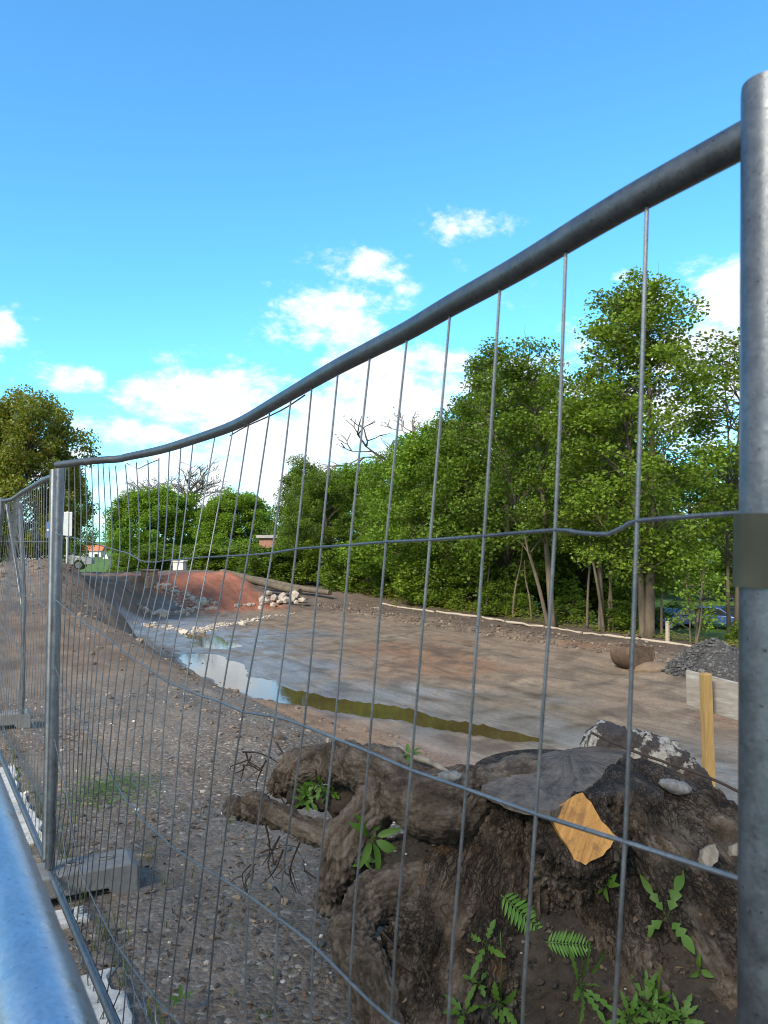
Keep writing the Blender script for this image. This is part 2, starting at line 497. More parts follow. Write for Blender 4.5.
M['galv'] = galvanised('galvanised_steel', (.085, .092, .10), (.17, .178, .188), .45)
M['wire'] = galvanised('galvanised_wire', (.12, .13, .14), (.21, .22, .235), .5)
M['galv_rail'] = galvanised('galvanised_handrail', (.30, .345, .41), (.40, .45, .52), .32)
M['galv_post'] = galvanised('dull_steel_post', (.075, .084, .096), (.16, .172, .19), .42)
M['sleeve'] = simple('mossy_sleeve', [(.3, (.022, .026, .016)), (.7, (.055, .060, .042))], 30, .8, .2, .3, 120, .001)
M['concrete'] = simple('concrete', [(.3, (.10, .10, .10)), (.7, (.19, .19, .188))], 14, .85, 0, .5, 90, .004)
M['kerb'] = simple('pale_kerb', [(.25, (.16, .15, .14)), (.42, (.34, .34, .33)), (.7, (.50, .50, .49))], 16, .85, 0, .5, 70, .004)
M['bark'] = simple('weathered_bark', [(.22, (.022, .016, .012)), (.45, (.075, .052, .036)), (.62, (.125, .092, .068)), (.8, (.21, .175, .145))], 11, .88, 0, .9, 60, .010)
M['cut_grey'] = None


# ------------------------------------------------------------------ construction fence
LX0, LY0, LK = .30, .60, .615            # ground line of the fence: X = LX0 - (Y-LY0)*LK


def dL(px): return (LX0 + LY0 * LK) / ((px - 384) / F + LK)


def interp_px(pts, xs):
    """pts sorted by descending parameter i: list of (i, px, py)"""
    i = np.array([p[0] for p in pts], float)
    o = np.argsort(i)
    return [(float(np.interp(x, i[o], np.array([p[1] for p in pts])[o])), float(np.interp(x, i[o], np.array([p[2] for p in pts])[o]))) for x in xs]


def spline(pts, sub=6):
    pts = [Vector(p) for p in pts]; out = []
    for i in range(len(pts) - 1):
        p0 = pts[max(i - 1, 0)]; p1 = pts[i]; p2 = pts[i + 1]; p3 = pts[min(i + 2, len(pts) - 1)]
        for k in range(sub):
            t = k / sub
            out.append(.5 * ((2 * p1) + (p2 - p0) * t + (2 * p0 - 5 * p1 + 4 * p2 - p3) * t * t + (3 * p1 - p0 - 3 * p2 + p3) * t ** 3))
    out.append(pts[-1])
    return out


def tube_obj(name, pts, r, mat, parent, seg=12):
    mb = MB(); mb.tube(pts, r, seg); return mb.build(name, mat, parent, True, angle=50)


FENCE_TOP = 1.985


def Lp(y, z): return Vector((LX0 - (y - LY0) * LK, y, z))


def fence_near():
    fr = thing('wire_fence', 'nearest galvanised wire fence panel with bent top rail, in front of the stump', 'fence', (0, 0, 0), group='construction fence panels')
    rail_px = [(752, 135), (747, 138), (620, 207), (520, 267), (450, 306), (407, 331), (370, 350), (330, 371), (280, 400), (235, 425), (193, 440), (160, 450), (127, 457), (118, 459), (90, 461), (57, 465)]
    rail = [PZ(a, b, FENCE_TOP - .015) for a, b in rail_px]
    sp_rail = spline(rail, 5)
    tube_obj('top_rail', sp_rail, .0155, M['galv'], fr, 18)
    xs = np.array([p[0] for p in rail_px], float); ds = np.array([p.y for p in rail])
    d_top = lambda px: float(np.interp(px, xs[::-1], ds[::-1]))
    tops = [647, 566, 500, 450, 407, 370, 338, 312, 291, 270, 249, 233, 215, 193, 181, 169.5, 159, 148, 136.5, 125.5, 115.6, 109, 103, 98, 91.5, 85, 80, 74.5, 69, 66]
    nW = len(tops)
    idx = list(range(1, nW + 1))
    row1 = [(0, 745, 513), (.15, 730, 513.5), (1, 637, 521), (1.3, 609, 534), (1.5, 593, 534), (2, 555, 530), (3, 484, 536), (4, 430, 540), (5, 386, 542), (6, 350, 545), (7, 321, 547), (8, 296, 549), (9, 272, 553), (10, 248, 555), (11, 228, 556),
            (12, 209, 557), (13, 193, 558), (14, 179, 560), (15, 172, 560), (16, 163, 561), (17, 156, 562), (18, 149, 562), (19, 139, 560), (20, 130, 554), (21, 120, 551), (22, 112, 549), (25, 93, 543), (28, 75, 538), (31, 56, 534)]
    row2 = [(0, 742, 880), (1, 625, 842), (2, 536, 814), (3, 466, 789), (4, 411, 770), (5, 369, 752), (6, 334, 738), (7, 304, 726), (8, 275, 716.5), (9, 243, 712), (10, 221, 702), (11, 202, 696), (12, 185, 689), (13, 168, 682), (14, 157, 675), (16, 142, 664), (18, 128, 655), (20, 113, 642), (22, 100, 633), (25, 86, 624), (28, 70, 612), (31, 56, 600)]
    row3 = [(0, 742, 1248), (1, 610, 1160), (2, 520, 1100), (3, 447, 1052), (4, 391, 1020), (5, 350, 982), (6, 313, 945), (7, 278, 918), (8, 249, 896), (9, 220, 878), (10, 203, 868), (11, 187, 857), (12, 171, 846), (13, 157, 833), (14, 145, 822), (16, 128, 803), (18, 114, 780), (20, 102, 753), (22, 92, 738), (25, 80, 719), (28, 66, 693), (31, 55, 667)]
    row4 = [(9, 205, 1055), (10, 183, 1028), (12, 155, 998), (14, 132, 967), (16, 115, 942), (18, 101, 915), (20, 90, 893), (22, 82, 876), (25, 74, 840), (28, 66, 790), (31, 54, 737)]
    row5 = [(16, 100, 1040), (20, 82, 970), (22, 75, 930), (25, 68, 880), (28, 62, 830), (31, 52, 806)]
    row6 = [(18, 92, 1010), (20, 82, 970), (22, 75, 945), (25, 66, 915), (28, 59, 885), (31, 51, 860)]
    zz = {4: .60, 5: .33, 6: .145}

    def rowpoint(row, i, w):
        (px, py), = interp_px(row, [i])
        dt = d_top(float(np.interp(i, [0] + idx + [nW + 1], [750] + tops + [57])))
        d = (1 - w) * dt + w * dL(px)
        return P(px, py, d)
    grid = {}
    for i in [0] + idx + [nW + 1]:
        g = []
        g.append(rowpoint(row1, i, .3)); g.append(rowpoint(row2, i, .55)); g.append(rowpoint(row3, i, .8))
        pr = g[-1]
        for row, k, imin in ((row4, 4, 9), (row5, 5, 16), (row6, 6, 18)):
            if i >= imin:
                p = rowpoint(row, i, 1.0)
                if k == 6: p = Lp(p.y, .145)
            else:
                # out of the picture: straight down towards the ground line
                ref = g[2]; q = (k - 3) / 3; y = ref.y
                y = ref.y * (1 - q) + (LY0 + (3.60 - LY0) * i / (nW + 1)) * q if i < 9 else ref.y
                p = Vector((LX0 - (y - LY0) * LK, y, zz[k])); p.x = ref.x * (1 - q) + p.x * q
            g.append(p)
        grid[i] = g
    # tops on the rail underside
    pts_rail = sp_rail
    for i, tx in zip(idx, tops):
        best = min(range(len(pts_rail) - 1), key=lambda k: 0 if (proj_x(pts_rail[k]) - tx) * (proj_x(pts_rail[k + 1]) - tx) <= 0 else 1e3 + abs(proj_x(pts_rail[k]) - tx))
        a, b = pts_rail[best], pts_rail[best + 1]; xa, xb = proj_x(a), proj_x(b)
        q = 0 if abs(xb - xa) < 1e-6 else (tx - xa) / (xb - xa)
        top = a.lerp(b, min(1, max(0, q))) - Vector((0, 0, .012))
        if 17 <= i <= 22: top.z -= .018
        tube_obj('vertical_wire', spline([top] + grid[i], 3), .0021, M['wire'], fr, 6)
    # horizontals
    fine = [0, .3, .6] + [1, 1.15, 1.3, 1.4, 1.5, 1.75] + idx[1:] + [nW + 1]
    for rk, row, w in ((0, row1, .3), (1, row2, .55), (2, row3, .8)):
        tube_obj('horizontal_wire', spline([rowpoint(row, i, w) for i in fine], 2), .0024, M['wire'], fr, 6)
    for rk in (3, 4):
        tube_obj('horizontal_wire', spline([grid[i][rk] for i in [0] + idx + [nW + 1]], 2), .0024, M['wire'], fr, 6)
    tube_obj('bottom_rail', [Lp(3.6, .145), Lp(.62, .145)], .0155, M['galv'], fr, 12)
    # loose wire end along the sagging stretch of the top rail
    lo = [PZ(*q, FENCE_TOP - .03) for q in ((305, 395), (280, 411), (245, 427), (230, 436))]
    tube_obj('horizontal_wire', spline(lo, 4), .0018, M['wire'], fr, 6)
    lo = [PZ(*q, FENCE_TOP - .035) for q in ((127, 463.5), (138, 469), (150, 463), (158, 460))]
    tube_obj('horizontal_wire', lo, .0020, M['wire'], fr, 6)
    # posts
    def post(a, b, r):
        mb = MB(); d = (a - b).normalized()
        mb.tube([b, a - d * .006, a], [r, r, r * .97], 24, True)
        return mb.build('fence_post', M['galv_post'], fr, True, angle=40)
    pt = P(769, 84, .62); pb = P(756, 2400, .60); pb.z = .02
    p = post(pt, pb, .0212)
    a = P(763.5, 515, .617); b = P(762.5, 588, .616); mb = MB(); mb.tube([a, b], .0219, 24, True)
    mb.build('sleeve', M['sleeve'], p, True, angle=40)
    # weld lump
    mb = MB(); mb.tube([P(746, 122, .66), P(752, 141, .645), P(752, 150, .64)], [.004, .006, .003], 8); mb.build('weld_bead', M['galv'], p, True)
    post(P(60, 464, 3.64), P(50, 868, 3.52), .021)
    return grid


def proj_x(p):
    c, s = math.cos(PITCH), math.sin(PITCH)
    q = p - Vector((0, 0, CAMZ)); dep = q.y * c + q.z * s
    return 384 + F * q.x / dep


grid_a = fence_near()


def fence_far(label, tops_px, base0, base1, nW, brace=False, last=True):
    fr = thing('wire_fence', label, 'fence', (0, 0, 0), group='construction fence panels')
    rail = [PZ(a, b, FENCE_TOP - .015) for a, b in tops_px] if not isinstance(tops_px[0], Vector) else tops_px
    spr = spline(rail, 5); tube_obj('top_rail', spr, .0155, M['galv'], fr, 12)
    L = [0]
    for a, b in zip(spr, spr[1:]): L.append(L[-1] + (b - a).length)

    def at(q):
        q *= L[-1]
        for k in range(len(spr) - 1):
            if L[k + 1] >= q: return spr[k].lerp(spr[k + 1], (q - L[k]) / max(1e-9, L[k + 1] - L[k]))
        return spr[-1]
    def pos(q, h):
        a = at(q); b = base0.lerp(base1, q)
        w = 1 - (h - base0.z) / (a.z - base0.z)
        p = a.lerp(b, w); p.y += .03 * math.sin(q * 9) * math.sin(w * 3.1); return p
    for i in range(1, nW + 1):
        q = i / (nW + 1)
        tube_obj('vertical_wire', [pos(q, h) for h in (FENCE_TOP - .02, 1.62, 1.28, .95, .62, .35, .145)], .0021, M['wire'], fr, 5)
    for h in (1.62, 1.28, .95, .62, .35):
        tube_obj('horizontal_wire', [pos(q / 14, h) for q in range(15)], .0024, M['wire'], fr, 5)
    tube_obj('bottom_rail', [base0, base1], .0155, M['galv'], fr, 10)
    for q in ((0, 1) if last else (0,)):
        a = at(q) + Vector((0, 0, .03)); b = base0.lerp(base1, q); b = Vector((b.x, b.y, .05))
        tube_obj('fence_post', [b, a], .021, M['galv'], fr, 12)
    if brace:
        tube_obj('brace', [P(20, 503, 6.55), P(24, 600, 6.5), P(22, 714, 6.45)], .019, M['galv'], fr, 10)
        tube_obj('brace', [P(6.5, 503, 6.7), P(16.5, 570, 6.6), P(23, 612, 6.5)], .015, M['galv'], fr, 10)
    return fr


def Lp(y, z): return Vector((LX0 - (y - LY0) * LK, y, z))


fence_far('middle wire fence panel with two braces, beginning behind the left galvanised post', [(54, 476), (44, 480), (34, 485.5), (22, 492.5), (12, 499), (2, 501)], Lp(3.62, .145), Lp(6.75, .145), 28, True)
e = PZ(1, 501, FENCE_TOP - .015); f_ = Vector((-5.6, 9.7, FENCE_TOP + .03))
fence_far('farthest wire fence panel at the left edge, under the big brownish tree', [e, e.lerp(f_, .5), f_], Lp(6.8, .145), Lp(9.8, .145), 28)


def fence_foot(px, py, d, label):
    b = Lp(d, 0); ang = math.atan2(N[1], N[0]) - R(5)
    r = thing('concrete_block', label, 'fence foot', (b.x, b.y, Hxy(b.x, b.y)), (0, 0, ang), 'concrete feet of the fence')
    # an arched bridge-shaped block with blocked-out underside and slots on top
    L0, L1, W, Hh = -.22, .37, .10, .135
    prof = [(L0, 0), (L0, Hh - .02), (L0 + .03, Hh), (L1 - .03, Hh), (L1, Hh - .02), (L1, 0), (L1 - .11, 0), (L1 - .13, .04), (.0, .04), (-.02, 0)]
    mb = MB(); n = len(prof)
    mb.add([(x, -W, z) for x, z in prof] + [(x, W, z) for x, z in prof], [tuple(range(n)), tuple(range(2 * n - 1, n - 1, -1))] + [(i, i + n, (i + 1) % n + n, (i + 1) % n) for i in range(n)])
    o = mb.build('block', M['concrete'], r); bevel(o, .008, 2)
    for q in (.10, .24):
        mb = MB(); pts = [(q + .035 * math.cos(t), .012 + .018 * math.sin(t), Hh + .003) for t in np.linspace(0, 6.283, 14)]
        mb.tube(pts, .006, 6); mb.build('socket', M['concrete'], r, True)
    return r


fence_foot(0, 0, 3.53, 'grey concrete fence foot under the left galvanised post')
fence_foot(0, 0, 6.62, 'grey concrete fence foot at the left edge, farther along the fence')


# ------------------------------------------------------------------ pedestrian handrail close to the lens
def handrail():
    n0, z0 = .0925, CAMZ - .374
    r = thing('handrail', 'thick galvanised handrail tube blurred close in the bottom left corner', 'handrail', (0, 0, 0))
    def q(s, z): return Vector((s * U[0] + n0 * N[0], s * U[1] + n0 * N[1], z))
    tube_obj('top_rail', [q(s, z0) for s in np.linspace(-1.2, 5, 12)], .038, M['galv_rail'], r, 32)
    tube_obj('middle_rail', [q(s, z0 - .5) for s in (-1.2, 5)], .02, M['galv_rail'], r, 16)
    for s in (-1.15, 1.9, 4.95):
        tube_obj('post', [q(s, -.05), q(s, z0 - .02)], .024, M['galv_rail'], r, 16)


handrail()


# ------------------------------------------------------------------ kerb stones under the fence
def kerbs():
    segs = [(.9, 1.75), (1.78, 2.42), (2.47, 2.62), (2.68, 3.05), (3.5, 3.62), (3.95, 4.2), (4.55, 5.3), (5.35, 6.2)]
    names = ['broad pale kerb slab at the bottom edge under the fence', 'second pale kerb slab up from the bottom edge', 'short pale kerb piece just nearer than the concrete foot', 'pale kerb slab partly under the concrete foot',
             'small pale kerb chip beyond the left post', 'pale broken kerb piece beside the blurred handrail', 'pale kerb slab at the left edge beside the blurred handrail', 'farthest pale kerb slab at the left edge']
    for (a, b), lb in zip(segs, names):
        y0, y1 = 3.9 - 0, 0
        n = 9; top = []; rr = random.Random(int(a * 100))
        L, Rr = [], []
        for k in range(n):
            s = a + (b - a) * k / (n - 1)
            j = rr.uniform(-.012, .012); j2 = rr.uniform(-.035, .02)
            L.append((s, -.035 + j)); Rr.append((s, .105 + j2))
        ring = L + Rr[::-1]
        mb = MB(); m = len(ring)
        vt = []
        c = ((a + b) / 2, .03)
        for zz, inset in ((-.03, 0), (.030, 0), (.042, .012)):
            for s, t in ring:
                s2 = s + (c[0] - s) * inset * 2; t2 = t + (c[1] - t) * inset * 8
                x, y = xy(s2, t2); vt.append((x, y, Hxy(x, y) + zz - .022 + rr.uniform(-.003, .003)))
        ff = []
        for l in range(2):
            for k in range(m): ff.append((l * m + k, l * m + (k + 1) % m, (l + 1) * m + (k + 1) % m, (l + 1) * m + k))
        for k in range(n - 1):
            ff.append((2 * m + k, 2 * m + k + 1, 2 * m + m - 2 - k, 2 * m + m - 1 - k))
        mb.add(vt, ff); o = mb.build('kerb_stone', M['kerb'])
        bm = bmesh.new(); bm.from_mesh(o.data); bmesh.ops.recalc_face_normals(bm, faces=bm.faces); bm.to_mesh(o.data); bm.free()
        tag(o, lb, 'kerb stone', 'kerb stones under the fence')


kerbs()


# ------------------------------------------------------------------ loose stones
ICO_V = None


def ico():
    global ICO_V
    bm = bmesh.new(); bmesh.ops.create_icosphere(bm, subdivisions=1, radius=1)
    v = np.array([tuple(q.co) for q in bm.verts]); f = np.array([[x.index for x in q.verts] for q in bm.faces]); bm.free()
    return v, f


IV, IF = ico()


def rock_mesh(center, size, rr, flat=.7, v0=None, f0=None):
    v = IV.copy()
    for k in range(3):
        d = rr.normal(size=3); d /= np.linalg.norm(d); cut = rr.uniform(.55, .85)
        h = v @ d; v = v - np.outer(np.clip(h - cut, 0, None), d)
    v = v * (1 + rr.normal(size=(len(v), 1)) * .06)
    v = v * (np.array((1, rr.uniform(.6, 1), flat * rr.uniform(.6, 1.1)))) * size
    a = rr.uniform(0, 6.28); c, s = math.cos(a), math.sin(a)
    v = v @ np.array(((c, -s, 0), (s, c, 0), (0, 0, 1)))
    return v + np.array(center)


def scatter(name, mat, pts, sizes, seed, flat=.7, label=None, cat=None):
    rr = np.random.default_rng(seed)
    kinds = [rock_mesh((0, 0, 0), 1, rr, flat) for _ in range(24)]
    n = len(pts); nv = len(IV)
    V = np.empty((n, nv, 3)); pick = rr.integers(0, 24, n); ang = rr.uniform(0, 6.28, n)
    K = np.array(kinds)[pick]
    c, s = np.cos(ang)[:, None], np.sin(ang)[:, None]
    V[:, :, 0] = K[:, :, 0] * c - K[:, :, 1] * s; V[:, :, 1] = K[:, :, 0] * s + K[:, :, 1] * c; V[:, :, 2] = K[:, :, 2]
    V = V * np.asarray(sizes)[:, None, None] + np.asarray(pts)[:, None, :]
    Fc = (IF[None] + (np.arange(n) * nv)[:, None, None]).reshape(-1, 3)
    me = bpy.data.meshes.new(name); me.from_pydata(V.reshape(-1, 3).tolist(), [], Fc.tolist())
    o = link(name, me, mat, kind='stuff')
    if label: tag(o, label, cat)
    return o


def island_mat(name, stops, rough=.85, bump=0.0, bscale=80, noise_amt=.5):
    m, nt, b = mat_new(name)
    g = nt.new('ShaderNodeNewGeometry')
    c = nt.ramp(g.outputs['Random Per Island'], stops)
    n1 = nt.noise(g.outputs['Position'], bscale, 5, .7)
    k = nt.maprange(n1, .25, .75, 1 - noise_amt, 1 + noise_amt, False)
    c = nt.mix(1.0, c, nt.new('ShaderNodeCombineColor', i_0=k, i_1=k, i_2=k).outputs[0], 'MULTIPLY')
    nt.l.new(c, b.inputs['Base Color']); b.inputs['Roughness'].default_value = rough
    if bump:
        bp = nt.new('ShaderNodeBump'); bp.inputs['Strength'].default_value = bump; bp.inputs['Distance'].default_value = .02
        nt.l.new(n1, bp.inputs['Height']); nt.l.new(bp.outputs[0], b.inputs['Normal'])
    return m


M['gravel'] = island_mat('gravel_stones', [(0, (.05, .046, .043)), (.3, (.10, .092, .086)), (.52, (.165, .158, .154)), (.68, (.17, .118, .080)), (.86, (.25, .20, .15)), (.97, (.36, .32, .27)), (1, (.62, .59, .54))], .85, noise_amt=.3)
M['clod'] = island_mat('soil_clods', [(0, (.06, .045, .035)), (.5, (.12, .088, .066)), (.85, (.17, .125, .09)), (1, (.26, .21, .16))], .9, noise_amt=.4)
M['crumb'] = island_mat('soil_crumb', [(0, (.018, .013, .010)), (.55, (.045, .032, .023)), (.85, (.085, .062, .044)), (.95, (.15, .12, .09)), (1, (.38, .36, .32))], .95, noise_amt=.3)
M['chip'] = island_mat('wood_chips', [(0, (.04, .028, .018)), (.6, (.105, .064, .038)), (.9, (.17, .115, .07)), (1, (.32, .25, .17))], .85, noise_amt=.3)
M['pale_rock'] = island_mat('pale_rock', [(0, (.22, .18, .14)), (.5, (.35, .30, .245)), (1, (.47, .42, .36))], .9, .5, 9, .3)
M['grey_rock'] = island_mat('grey_rock', [(0, (.035, .035, .036)), (.5, (.062, .062, .063)), (1, (.11, .105, .10))], .9, .5, 9, .3)


def loose_ground():
    n = 15000
    s = 1.2 + rng.random(n) ** 1.3 * 7.5; t = -.4 + rng.random(n) * 4.2
    keep = rng.random(n) < .35 + .65 * (fbm(s * 1.1, t * 1.1, 201, 3) > -.04)
    s, t = s[keep], t[keep]; x, y = xy(s, t); z = H(s, t)
    sz = np.exp(rng.normal(math.log(.0065), .55, len(s))); sz = np.clip(sz, .003, .036); big = rng.random(len(s)) < .006; sz[big] *= 3.2; sz = np.minimum(sz, .05)
    scatter('gravel', M['gravel'], np.stack([x, y, z + sz * .15], -1), sz, 5, label='loose grey and brown gravel covering the bank behind the fence', cat='gravel')
    n = 1800
    s = 6 + rng.random(n) ** 1.4 * 30; t = 1.5 + rng.random(n) * 7.5; x, y = xy(s, t); z = H(s, t)
    sz = np.clip(np.exp(rng.normal(math.log(.03), .5, n)), .012, .14) * (.5 + s / 40)
    scatter('soil_clods', M['clod'], np.stack([x, y, z + sz * .2], -1), sz, 6, label='loose soil clods on the brown slope of the basin', cat='soil')
    n = 2600
    s = 5 + rng.random(n) * 40; t = 21.5 + np.abs(rng.normal(0, 1.7, n)); x, y = xy(s, t); z = H(s, t)
    sz = np.clip(np.exp(rng.normal(math.log(.045), .5, n)), .015, .2)
    scatter('soil_rubble', M['clod'], np.stack([x, y, z + sz * .2], -1), sz, 8, label='dark rubble and soil lumps along the foot of the trees', cat='rubble')
    # wood chips and leaf litter
    n = 3600
    s = 1.2 + rng.random(n) ** 1.3 * 7; t = -.3 + rng.random(n) * 2.8
    keep = fbm(s * .9, t * .9, 222, 3) > .0
    s, t = s[keep], t[keep]; x, y = xy(s, t); z = H(s, t)
    V = []; Fc = []
    for i in range(len(s)):
        L = rng.uniform(.004, .017); w = L * rng.uniform(.15, .6); h = L * .12
        q = Matrix.Rotation(rng.uniform(0, 6.28), 3, 'Z') @ Matrix.Rotation(rng.normal(0, .35), 3, 'X') @ Matrix.Rotation(rng.normal(0, .35), 3, 'Y')
        base = np.array([(-L, -w, -h), (L, -w * .6, -h), (L, w * .7, -h), (-L, w, -h), (-L, -w, h), (L, -w * .6, h), (L, w * .7, h), (-L, w, h)]) @ np.array(q).T
        V.append(base + (x[i], y[i], z[i] + .008)); k = 8 * i
        Fc += [(k, k + 3, k + 2, k + 1), (k + 4, k + 5, k + 6, k + 7), (k, k + 1, k + 5, k + 4), (k + 1, k + 2, k + 6, k + 5), (k + 2, k + 3, k + 7, k + 6), (k + 3, k, k + 4, k + 7)]
    me = bpy.data.meshes.new('wood_chips'); me.from_pydata(np.concatenate(V).tolist(), [], Fc)
    tag(link('wood_chips', me, M['chip'], kind='stuff'), 'brown wood chips and leaf litter strewn over the gravel', 'wood chips')


loose_ground()


# pale stones of the inlet and the pile in front of the red bank: each line of rubble past counting is stuff, big rocks are things
def pale_stones():
    lines = [((140, 607), (165, 617), 50, .20), ((168, 612), (186, 615), 22, .2), ((150, 586), (172, 590), 40, .2), ((170, 590), (190, 598), 40, .22), ((188, 598), (212, 606), 50, .26), ((186, 611), (212, 608), 40, .22),
             ((140, 623), (196, 634), 80, .14), ((196, 632), (225, 624), 120, .16), ((222, 626), (262, 618), 90, .13), ((258, 618), (290, 614), 50, .1), ((175, 604), (186, 606), 16, .18)]
    pts = []; sz = []
    rr = np.random.default_rng(77)
    for (a, b), (c, d), n, r in [(l[0], l[1], l[2], l[3]) for l in lines]:
        A = ground_hit(a, b, 35); B = ground_hit(c, d, 35)
        for k in range(n):
            q = rr.random(); p = A.lerp(B, q)
            p.x += rr.normal(0, .22); p.y += rr.normal(0, .3); z = Hxy(p.x, p.y)
            s = r * .85 * np.exp(rr.normal(-.35, .45)); pts.append((p.x, p.y, z + s * .1)); sz.append(s)
    scatter('pale_rubble', M['pale_rock'], np.array(pts), np.array(sz), 12, label='lines of pale stone rubble lining the inlet below the red bank', cat='rubble')
    A = ground_hit(242, 607, 30); B = ground_hit(302, 604, 30)
    for k in range(30):
        q = k / 29; p = A.lerp(B, q); big = (.32 if q > .25 else .24) * rr.uniform(.55, 1.2)
        p.x += rr.normal(0, .25); p.y += rr.normal(0, .5)
        if .12 < q < .22: continue
        z = Hxy(p.x, p.y) + big * .3 + (.55 * math.exp(-((q - .8) / .25) ** 2) * rr.random())
        mb = MB(); mb.add(rock_mesh((0, 0, 0), big, rr, .85), IF.tolist())
        o = mb.build('rock', M['pale_rock']); o.location = (p.x, p.y, z)
        tag(o, 'pale broken rock in the heap to the right of the red bank', 'rock', 'heap of pale rocks')


pale_stones()


# ------------------------------------------------------------------ trees
def leaf_mat(name, stops, trans=.45, rough=.55):
    m = bpy.data.materials.new(name); m.use_nodes = True
    nt = NT(m.node_tree); m.node_tree.nodes.clear()
    out = nt.new('ShaderNodeOutputMaterial')
    g = nt.new('ShaderNodeNewGeometry')
    c = nt.ramp(g.outputs['Random Per Island'], stops)
    n = nt.noise(nt.new('ShaderNodeTexCoord').outputs['Object'], .55, 3, .6)
    k = nt.maprange(n, .3, .7, .72, 1.25, False)
    c = nt.mix(1.0, c, nt.new('ShaderNodeCombineColor', i_0=k, i_1=k, i_2=nt.math('MULTIPLY', k, .9)).outputs[0], 'MULTIPLY')
    d = nt.new('ShaderNodeBsdfPrincipled'); nt.l.new(c, d.inputs['Base Color']); d.inputs['Roughness'].default_value = rough
    d.inputs['Specular IOR Level'].default_value = .3
    t = nt.new('ShaderNodeBsdfTranslucent'); nt.l.new(nt.mix(1.0, c, (1.25, 1.15, .45, 1), 'MULTIPLY'), t.inputs[0])
    mx = nt.new('ShaderNodeMixShader'); mx.inputs[0].default_value = trans
    nt.l.new(d.outputs[0], mx.inputs[1]); nt.l.new(t.outputs[0], mx.inputs[2]); nt.l.new(mx.outputs[0], out.inputs[0])
    return m


M['leaf'] = leaf_mat('leaves_green', [(0, (.08, .14, .018)), (.5, (.14, .225, .025)), (.85, (.19, .285, .036)), (1, (.24, .32, .055))])
M['leaf_dark'] = leaf_mat('leaves_dark', [(0, (.06, .11, .015)), (.6, (.11, .185, .022)), (1, (.17, .25, .034))])
M['leaf_bright'] = leaf_mat('leaves_bright', [(0, (.09, .17, .018)), (.5, (.15, .26, .028)), (.85, (.19, .31, .036)), (1, (.24, .35, .055))])
M['leaf_brown'] = leaf_mat('leaves_olive', [(0, (.09, .12, .02)), (.4, (.15, .20, .03)), (.8, (.20, .225, .04)), (1, (.24, .17, .04))])
M['trunk'] = simple('tree_bark', [(.25, (.055, .045, .032)), (.55, (.12, .095, .065)), (.8, (.19, .155, .11))], 3, .9, 0, .8, 14, .05, (1, 1, .25))
M['twig'] = simple('bare_twig', [(.3, (.11, .092, .075)), (.7, (.19, .165, .135))], 3, .9, 0, .3)


def leaves_mesh(name, centers, radii, counts, size, rr, flat=.75):
    P_ = []
    for c, r, n in zip(centers, radii, counts):
        q = rr.normal(size=(n, 3)); q /= np.linalg.norm(q, axis=1)[:, None]
        rad = rr.random(n) ** .45
        P_.append(np.array(c) + q * rad[:, None] * r * np.array((1, 1, flat)))
    C = np.concatenate(P_); n = len(C)
    a = rr.normal(size=(n, 3)); a[:, 2] *= .55; a /= np.linalg.norm(a, axis=1)[:, None]
    up = rr.normal(size=(n, 3)) * .75 + np.array((0, 0, 1)); b = np.cross(up, a); b /= np.linalg.norm(b, axis=1)[:, None]
    nn = np.cross(a, b)
    L = size * rr.uniform(.6, 1.3, n)[:, None]; W = L * rr.uniform(.32, .5, n)[:, None]
    V = np.stack([C - a * L * .5, C + b * W - nn * L * .06, C + a * L * .5 - nn * L * .12, C - b * W - nn * L * .06], 1).reshape(-1, 3)
    k = (np.arange(n) * 4)[:, None]
    Fc = np.concatenate([k + np.array((0, 1, 2, 3))], 0)
    me = bpy.data.meshes.new(name); me.from_pydata(V.tolist(), [], Fc.tolist())
    return me


